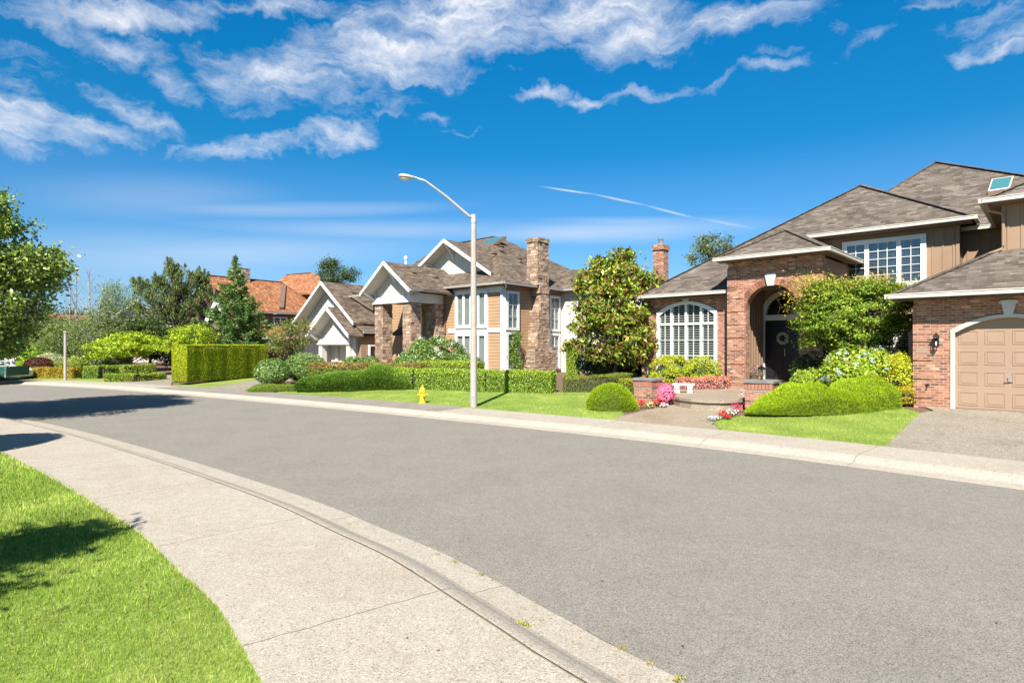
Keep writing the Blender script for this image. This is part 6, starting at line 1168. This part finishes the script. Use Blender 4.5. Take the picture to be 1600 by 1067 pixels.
# climber on the corner
cx, cy = h2w(.9, -.0); cx, cy = h2w(.35, .75); T = place('climbing_plant', 'upright climbing plant on the right corner window of the tan house', 'plant', cx, cy)
n_ = 1700; t = RNG.random(n_); P = np.c_[RNG.normal(0, .16, n_)+.25*(1-t)*RNG.choice([-1, .6], n_)*RNG.random(n_), RNG.normal(0, .14, n_), .1+t*2.45]; P[:, 0] += .12*np.sin(t*9)
quads_obj('leaves', leafq(P, .12, .5), cvar(n_, (.11, .20, .03), .3, (.26, .33, .06), .3), 'leaf', T); mb = MB(); limb(mb, (0, 0, -.1), (.1, 0, 2.5), .03, .01); limb(mb, (0, 0, .1), (.35, 0, 1.3), .02, .008); mb.build('stems', 'bark', T)
tree('ornamental_tree', 'small airy tree with reddish tips before the cream garage', atY(455, 33), 33, 3.6, .06, [(0, 0, 2.35, 1.35, 1.1, .75, 3), (-.5, 0, 1.7, .9, .8, .5, 1), (.3, 0, 2.9, .8, .7, .4, 1)], 90, 46, .12, .42, (.14, .20, .04), .25, (.36, .24, .09), .25, .2, seed=8, forkz=.3)
# --- around the tall clipped hedge
hx = [(-15.9, 28.3), (-13.6, 33.2)]
a0_, a1_ = np.array(gp(272, 601)[:2]), np.array(gp(412, 591)[:2]); mid_ = np.array(gp(290, 603)[:2])
a1_ = np.array([atY(418, 35.0), 35.0]); m0 = np.array([atY(292, 29.6), 29.6])
d_ = (a1_-m0)/np.linalg.norm(a1_-m0); n2_ = np.array([-d_[1], d_[0]])
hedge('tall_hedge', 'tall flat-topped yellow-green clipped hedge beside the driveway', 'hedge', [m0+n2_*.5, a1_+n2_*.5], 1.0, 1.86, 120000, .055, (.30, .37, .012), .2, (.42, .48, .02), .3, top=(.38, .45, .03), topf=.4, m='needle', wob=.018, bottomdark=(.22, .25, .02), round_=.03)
conifer('spruce_tree', 'dark green spruce with drooping tiers behind the tall hedge', atY(368, 37), 37, 7.6, 2.65, (.10, .19, .05), 4, leaf=.18, alt=(.22, .32, .09), tiers=30, per=12, n_needle=34)
PY = 50.0; pine('pine_tree', 'large shaggy pine with upright tips beyond the hedges', atY(272, PY), PY, 8.6, [(0, 0, 3.0, 3.6, 2.6, 2.2, 3), (-.3, 0, 5.2, 2.9, 2.2, 1.8, 3), (.5, 0, 6.8, 2.0, 1.6, 1.2, 1.6), (-2.6, 0, 6.6, .7, .7, .5, .4), (2.2, 0, 6.9, .6, .6, .7, .4), (3.0, 0, 5.6, .6, .6, .6, .3), (-.2, 0, 8.1, .5, .5, .5, .35)], (.105, .15, .045), 300, 6, (.19, .22, .07), 90, .26)
tree('golden_maple', 'spreading bright yellow-green maple at the far driveway', atY(198, 36.5), 36.5, 3.0, .10, [(0, 0, 1.85, 2.4, 1.6, .55, 3), (-.8, 0, 1.45, 1.9, 1.3, .4, 1.5), (.6, 0, 2.4, 1.4, 1.1, .4, 1.2)], 150, 60, .15, .5, (.36, .46, .025), .22, (.24, .34, .03), .3, .22, seed=14, forkz=.2, stems=2, flat=.5)
tree('golden_maple', 'yellow-green foliage tree rising over the left end of the tall hedge', atY(300, 34.5), 34.5, 3.1, .08, [(0, 0, 2.5, 1.3, 1, .6, 3), (-.5, 0, 1.9, 1.0, .8, .5, 1)], 80, 60, .13, .5, (.36, .46, .025), .22, (.24, .34, .03), .3, .2, seed=15, forkz=.2)
tree('deciduous_tree', 'dark leafy tree behind the spreading yellow-green maple', atY(235, 43), 43, 4.4, .12, [(0, 0, 2.2, 3.0, 2, 1.5, 3), (1.5, 0, 1.6, 1.8, 1.5, 1.2, 2)], 140, 70, .2, .5, (.055, .09, .02), .3, (.12, .16, .03), .2, .35, seed=16)
tree('deciduous_tree', 'olive broad tree between the pine and the birches', atY(150, 52), 52, 4.6, .12, [(0, 0, 2.4, 4.2, 2, 1.5, 3), (3.4, 0, 2.4, 2.2, 1.5, 1.5, 2)], 190, 60, .22, .5, (.07, .10, .03), .3, (.13, .16, .04), .2, .4, seed=17)
B = dict(m='leaf', bark='birch_bark', v=.3, alt=(.17, .22, .08), altf=.3)
BG = 'birches at the far bend'
tree('birch_tree', 'leaning pale-barked birch with sparse hanging twigs', atY(140, 38.5), 38.5, 7.2, .11, [(.4, 0, 2.8, 1.7, 1.4, 1.1, 3), (1.9, 0, 5.3, 1.0, .8, 1.1, 1.3), (1.0, 0, 4.0, 1.3, 1, .9, 1.2)], 190, 80, .11, .5, (.19, .25, .08), spread=.26, droop=.5, seed=18, lean=(1.0, 0), forkz=.3, group=BG, **B)
tree('birch_tree', 'birch with a bare pale top behind the concrete pole', atY(110, 39.5), 39.5, 7.4, .09, [(0, 0, 2.6, 1.7, 1.4, 1.2, 3), (-1.3, 0, 2.0, 1.2, 1, 1.0, 1)], 170, 95, .12, .5, (.17, .24, .06), spread=.30, droop=.35, seed=19, forkz=.3, tall=7.4, group=BG, **B)
T = bpy.context.scene.objects[-1] if False else None
for (bx, bt) in ((118, 7.6), (139, 7.2)):
    T = place('bare_sapling', 'thin leafless stems standing among the birches at column %s' % ('left' if bx == 118 else 'right') if False else ('bare pale sapling stem left of the weeping birch' if bx == 118 else 'bare pale sapling stem rising within the weeping birch'), 'tree', atY(bx, 40.5), 40.5); mb = MB(); r2 = random.Random(bx); mb.tube([(0, 0, -.1), (.05, 0, bt*.5), (0, 0, bt)], [.07, .05, .01], 6)
    for i in range(34):
        zz = r2.uniform(.35, .97)*bt; a = r2.uniform(0, 6.28); L_ = (bt-zz)*.32+.25; mb.tube([(0, 0, zz), (L_*.5*math.cos(a), L_*.5*math.sin(a), zz+L_*.8), (L_*.75*math.cos(a), L_*.75*math.sin(a), zz+L_*1.3)], [.018, .010, .004], 4, False)
    mb.build('trunk', 'birch_bark', T)
# far hedges and bushes left to right
FH = 'low clipped hedges at the far bend'
def hp(px, Y): return (atY(px, Y), Y)
hedge('low_hedge', 'orange-tinged low hedge behind the concrete pole', 'hedge', [hp(38, 36.2), hp(78, 36.0), hp(120, 35.6)], .6, .62, 8000, .09, (.42, .30, .03), .25, (.25, .22, .04), .3, group=FH)
hedge('low_hedge', 'second green-yellow hedge line above the orange-tinged one', 'hedge', [hp(76, 37.6), hp(132, 37.2)], .6, .85, 5000, .09, (.22, .30, .03), .25, (.35, .3, .04), .3, group=FH)
hedge('low_hedge', 'short green hedge at the foot of the leaning birch', 'hedge', [hp(133, 35.4), hp(160, 35.2), hp(190, 36.2)], .6, .75, 6000, .09, (.13, .22, .03), .25, (.25, .34, .05), .3, top=(.28, .36, .04), topf=.5, group=FH)
hedge('low_hedge', 'rounded taller hedge block beside the far driveway', 'hedge', [hp(190, 33.6), hp(240, 34.8)], .8, .82, 7000, .09, (.17, .24, .03), .25, (.32, .38, .06), .3, top=(.3, .36, .04), topf=.5, group=FH)
hedge('low_hedge', 'lowest hedge strip along the far driveway edge', 'hedge', [hp(168, 33.0), hp(215, 32.6), hp(256, 34.0)], .5, .42, 5000, .08, (.16, .24, .03), .25, (.30, .34, .05), .3, top=(.3, .38, .04), topf=.5, group=FH)
bush('maroon_shrub', 'dark maroon dome of barberry above the orange hedge', 'shrub', 62, 588, 1.9, 1.25, 1.2, 5000, .09, .5, (.11, .02, .022), .3, seed=41, Y=37.2, amp=.08)
bush('cream_shrub', 'pale cream variegated shrub right of the maroon one', 'shrub', 78, 585, 2.2, 1.5, 1.2, 5000, .1, .5, (.48, .50, .30), .25, seed=42, Y=38.2, amp=.1)
bush('lime_shrub', 'lime green shrub between the van and the cream shrub', 'shrub', 50, 588, 2.0, 1.9, 1.3, 5000, .11, .5, (.28, .42, .03), .25, seed=43, Y=38.8, amp=.2)
bush('lime_shrub', 'taller yellow-green shrub above the cream one', 'shrub', 66, 585, 2.4, 2.9, 1.3, 6000, .12, .5, (.33, .36, .07), .25, seed=44, Y=40.5, amp=.2)
bush('lime_shrub', 'pale green shrub left of the leaning birch trunk', 'shrub', 124, 585, 1.7, 1.35, 1.1, 4000, .11, .5, (.36, .42, .10), .25, seed=45, Y=38.2, amp=.1)
bush('rounded_shrub', 'clipped green dome under the yellow-green maple', 'shrub', 180, 585, 2.2, 1.3, 1.4, 6000, .1, .5, (.13, .19, .05), .22, seed=46, Y=37.5, amp=.05)
tree('deciduous_tree', 'grey-green tree behind the concrete pole at the bend', atY(88, 44), 44, 4.3, .12, [(0, 0, 2.6, 2.0, 1.6, 1.4, 3)], 90, 70, .18, .5, (.11, .14, .06), .3, (.2, .22, .1), .2, .3, seed=47)
# trees far behind the houses
tree('distant_tree', 'tall olive tree showing over the brick house roof', atY(1117, 70), 70, 15.0, .25, [(0, 0, 13.2, 2.2, 1.8, 1.8, 3), (-1.0, 0, 11.8, 2.0, 2, 1.5, 2), (1.2, 0, 12.2, 1.6, 1.6, 1.5, 2)], 120, 40, .28, .5, (.12, .16, .06), .3, (.2, .22, .1), .2, .45, seed=51, droop=.0)
tree('distant_tree', 'dark evergreen crown above the roofs of the tan house', atY(520, 85), 85, 14.4, .25, [(0, 0, 11.8, 2.2, 1.8, 1.6, 3), (-.6, 0, 13.4, 1.0, 1, .9, 1.4), (2.6, 0, 12.0, 1.0, 1, .9, 1)], 110, 50, .30, .4, (.06, .10, .04), .3, (.12, .15, .06), .2, .42, seed=52)
for i, (px, Y, h_, w_) in enumerate(((30, 60, 5.6, 6), (100, 75, 6.5, 8), (-60, 55, 6, 8), (180, 80, 6.0, 7), (300, 75, 6.4, 7))):
    tree('distant_tree', ['dark tree behind the large left birch', 'dark tree between the far houses', 'tree beyond the left edge of the street', 'low dark tree far behind the yellow-green maple', 'dark tree far behind the spruce'][i], atY(px, Y), Y, h_, .15, [(0, 0, h_*.55, w_*.6, 2.5, h_*.42, 3)], 110, 60, .28, .5, (.06, .09, .03), .3, (.12, .15, .05), .2, .5, seed=60+i, group='trees closing the far end of the street')
# --- near left: the big birch, and the trees outside the frame whose shade falls on the lawn
tree('large_birch', 'large leafy birch overhanging the street at the left edge', -17.0, 15.2, 9.2, .2, [(.2, .6, 3.3, 3.7, 3.2, 1.9, 4), (.0, .6, 5.4, 3.3, 3.0, 1.8, 3), (-.5, .4, 7.4, 2.3, 2.1, 1.5, 2.0), (2.9, 1.6, 4.3, 1.3, 1.4, .7, 1.1), (1.5, 1.2, 2.4, 1.7, 1.6, .9, 1.6), (1.9, 1.2, 5.9, .9, .8, .6, .5)], 1150, 80, .115, .62, (.15, .225, .04), .34, (.34, .43, .09), .34, .2, m='leaf_glossy', bark='birch_bark', droop=.12, seed=71, forkz=.15, shell=.4)
bush('columnar_shrub', 'dense clipped shrub on the lawn left of the picture', 'shrub', 0, 0, 2.6, 4.2, 2.6, 9000, .09, .5, (.09, .15, .03), .3, seed=72, Y=9.0, amp=.05) if 0 else None
T = place('garden_shrub', 'tall dense laurel on the near lawn', 'shrub', -11.6, 9.0, .1); n_ = 9000; D = unit(RNG.normal(size=(n_, 3))); P = D*np.array([1.5, 1.5, 2.1])*(1-np.abs(RNG.normal(0, .06, (n_, 1))))+np.array([0, 0, 1.9]); P[:, 2] = np.maximum(P[:, 2], .03); quads_obj('leaves', leafq(P, .13, .5, D, .5), cvar(n_, (.08, .14, .03), .3), 'leaf', T); core_ell(0, 0, 1.9, 1.4, 1.4, 1.95, T)
tree('lawn_tree', 'young tree on the near lawn', -6.4, 1.25, 5.2, .1, [(0, .1, 3.4, 1.3, 1.2, 1.0, 3), (-2.2, -.3, 3.4, 2.0, 1.4, 1.1, 3), (.8, 1.1, 3.7, .5, .5, .28, .4), (.4, -1.1, 3.2, 1.3, .6, .5, 1.6), (.9, -1.9, 3.1, 1.0, .4, .4, 1.1)], 260, 90, .14, .55, (.09, .15, .03), .3, None, .2, .2, seed=73, droop=.1)
# ================================================================== grass
def grass(name, label, poly, dens, blade, zf, col, alt, altf=.3, wid=.14, cam_fall=None, patches=1.0):
    xs = [p[0] for p in poly]; ys = [p[1] for p in poly]; A = (max(xs)-min(xs))*(max(ys)-min(ys)); n_ = int(A*dens); X = RNG.uniform(min(xs), max(xs), n_); Y = RNG.uniform(min(ys), max(ys), n_); k = inpoly(X, Y, poly)
    if cam_fall: d = np.hypot(X, Y); k &= RNG.random(n_) < np.minimum(1, (cam_fall/d)**1.6)
    k &= (Y > .5); k &= (X/np.maximum(Y, .1) > -1.0); X, Y = X[k], Y[k]; n_ = len(X); Z = zf(X, Y); d = np.hypot(X, Y); s = blade*np.exp(RNG.normal(0, .25, n_))*(1 if not cam_fall else np.maximum(1, d/cam_fall)**.5)
    a = RNG.uniform(0, 2*math.pi, n_); lean = RNG.normal(0, .35, (n_, 2)); w = s*wid*(1 if not cam_fall else np.maximum(1, d/cam_fall)**.6); ux, uy = np.cos(a)*w*.5, np.sin(a)*w*.5
    P0 = np.c_[X-ux, Y-uy, Z-.004]; P1 = np.c_[X+ux, Y+uy, Z-.004]; P2 = np.c_[X+lean[:, 0]*s, Y+lean[:, 1]*s, Z+s]
    def vn(sc, sd, ax=1.0, ay=1.0):   # smooth value noise
        r_ = np.random.default_rng(sd); G = r_.random((64, 64)); u, v = X*sc*ax+100, Y*sc*ay+100; i, j = np.floor(u).astype(int), np.floor(v).astype(int); fu, fv = u-i, v-j; fu, fv = fu*fu*(3-2*fu), fv*fv*(3-2*fv)
        g_ = lambda p, q: G[p % 64, q % 64]; return (g_(i, j)*(1-fu)+g_(i+1, j)*fu)*(1-fv)+(g_(i, j+1)*(1-fu)+g_(i+1, j+1)*fu)*fv
    g = .45*vn(.9, 1)+.3*vn(2.3, 2)+.25*vn(5.5, 3); st = vn(1.0, 5, 1.9, .35); dry = np.clip((g-.52)*3.2, 0, 1)
    c = cvar(n_, col, .2); k = RNG.random(n_) < altf*(.35+1.9*dry); c[k] = cvar(int(k.sum()), alt, .2); c *= (.72+.42*g+.26*st)[:, None]**patches
    o = quads_obj(name, np.stack([P0, P1, P2], 1), np.clip(c, 0, .9), 'grass', k=3); return tag(o, label, kind='stuff')
gzv = np.vectorize(gz)
nlg = [(p[0]+q[0]*2.105, p[1]+q[1]*2.105) for p, q in zip(NC[::2], NN[::2])]
nlp = [tuple(p) for p in nlg if p[1] > .3 and p[1] < 24]; nlp = nlp+[(-22, nlp[-1][1]), (-22, .3)]
grass('grass', 'short bright green grass of the foreground lawn', [(x+.012*0, y) for x, y in nlp], 12500, .024, lambda X, Y: np.full(len(X), .10), (.19, .295, .035), (.40, .43, .13), .36, cam_fall=4.2, patches=1.7, wid=.13)
grass('grass', 'short green grass of the right lawn', lawn1, 1500, .028, lambda X, Y: gzv(X, Y)+.004, (.20, .30, .035), (.38, .39, .11), .4, wid=.25, patches=1.6)
grass('grass', 'short green grass around the hydrant', lawn2, 700, .03, lambda X, Y: gzv(X, Y)+.004, (.20, .30, .035), (.38, .39, .11), .4, wid=.3, patches=1.6)
# weeds in the pavement joints
Vw = []; 
for (px, py, k, s) in ((812, 975, 40, .035), (822, 977, 30, .03), (800, 972, 18, .03), (684, 865, 16, .02), (709, 877, 22, .025), (752, 897, 26, .025), (769, 905, 14, .02), (808, 925, 14, .02), (838, 942, 12, .02), (972, 1012, 22, .025), (1015, 1036, 14, .02), (1060, 1062, 30, .03), (720, 946, 10, .02), (545, 818, 18, .02), (556, 815, 12, .02), (860, 965, 14, .015), (848, 968, 14, .015)):
    w0 = px2w(px, py, .02); P = np.c_[w0[0]+RNG.normal(0, s*.8, k), w0[1]+RNG.normal(0, s*.6, k), .02+RNG.uniform(0, s*.6, k)]; Vw.append(leafq(P, s, .3, axis=unit(np.c_[RNG.normal(0, .6, (k, 2)), np.ones(k)*.5])))
Vw = np.concatenate(Vw); tag(quads_obj('weeds', Vw, cvar(len(Vw), (.34, .33, .05), .2, (.45, .35, .1), .3), 'leaf'), 'tiny yellow weeds along the kerb seam', kind='stuff')
# edge of the far lawns: low blades hide the sheet border; strip of dirt along it stays visible

n_ = 46; Vw = []; sp_ = RNG.uniform(0, 1, (n_, 2)); pts = []
for u, v in sp_:
    Y = 3.6+u*9; x = -.35*Y-1.2+v*(.9*Y+2.5); onwalk = False
    dn = np.hypot(NC[:, 0]-x, NC[:, 1]-Y); i = int(dn.argmin()); sd = (x-NC[i, 0])*NN[i, 0]+(Y-NC[i, 1])*NN[i, 1]; z = .006 if sd < 0 else (.128 if sd > .66 else None)
    if z is None or sd > 2.0: continue
    pts.append((x, Y, z))
P = np.array(pts); tag(quads_obj('fallen_leaves', leafq(P+np.array([0, 0, .004]), .028, .55, np.tile([[0, 0, 1.]], (len(P), 1)), .9), cvar(len(P), (.10, .075, .045), .4, (.30, .20, .06), .3), 'leaf'), 'a few tiny dry leaves scattered on the street and sidewalk', kind='stuff')
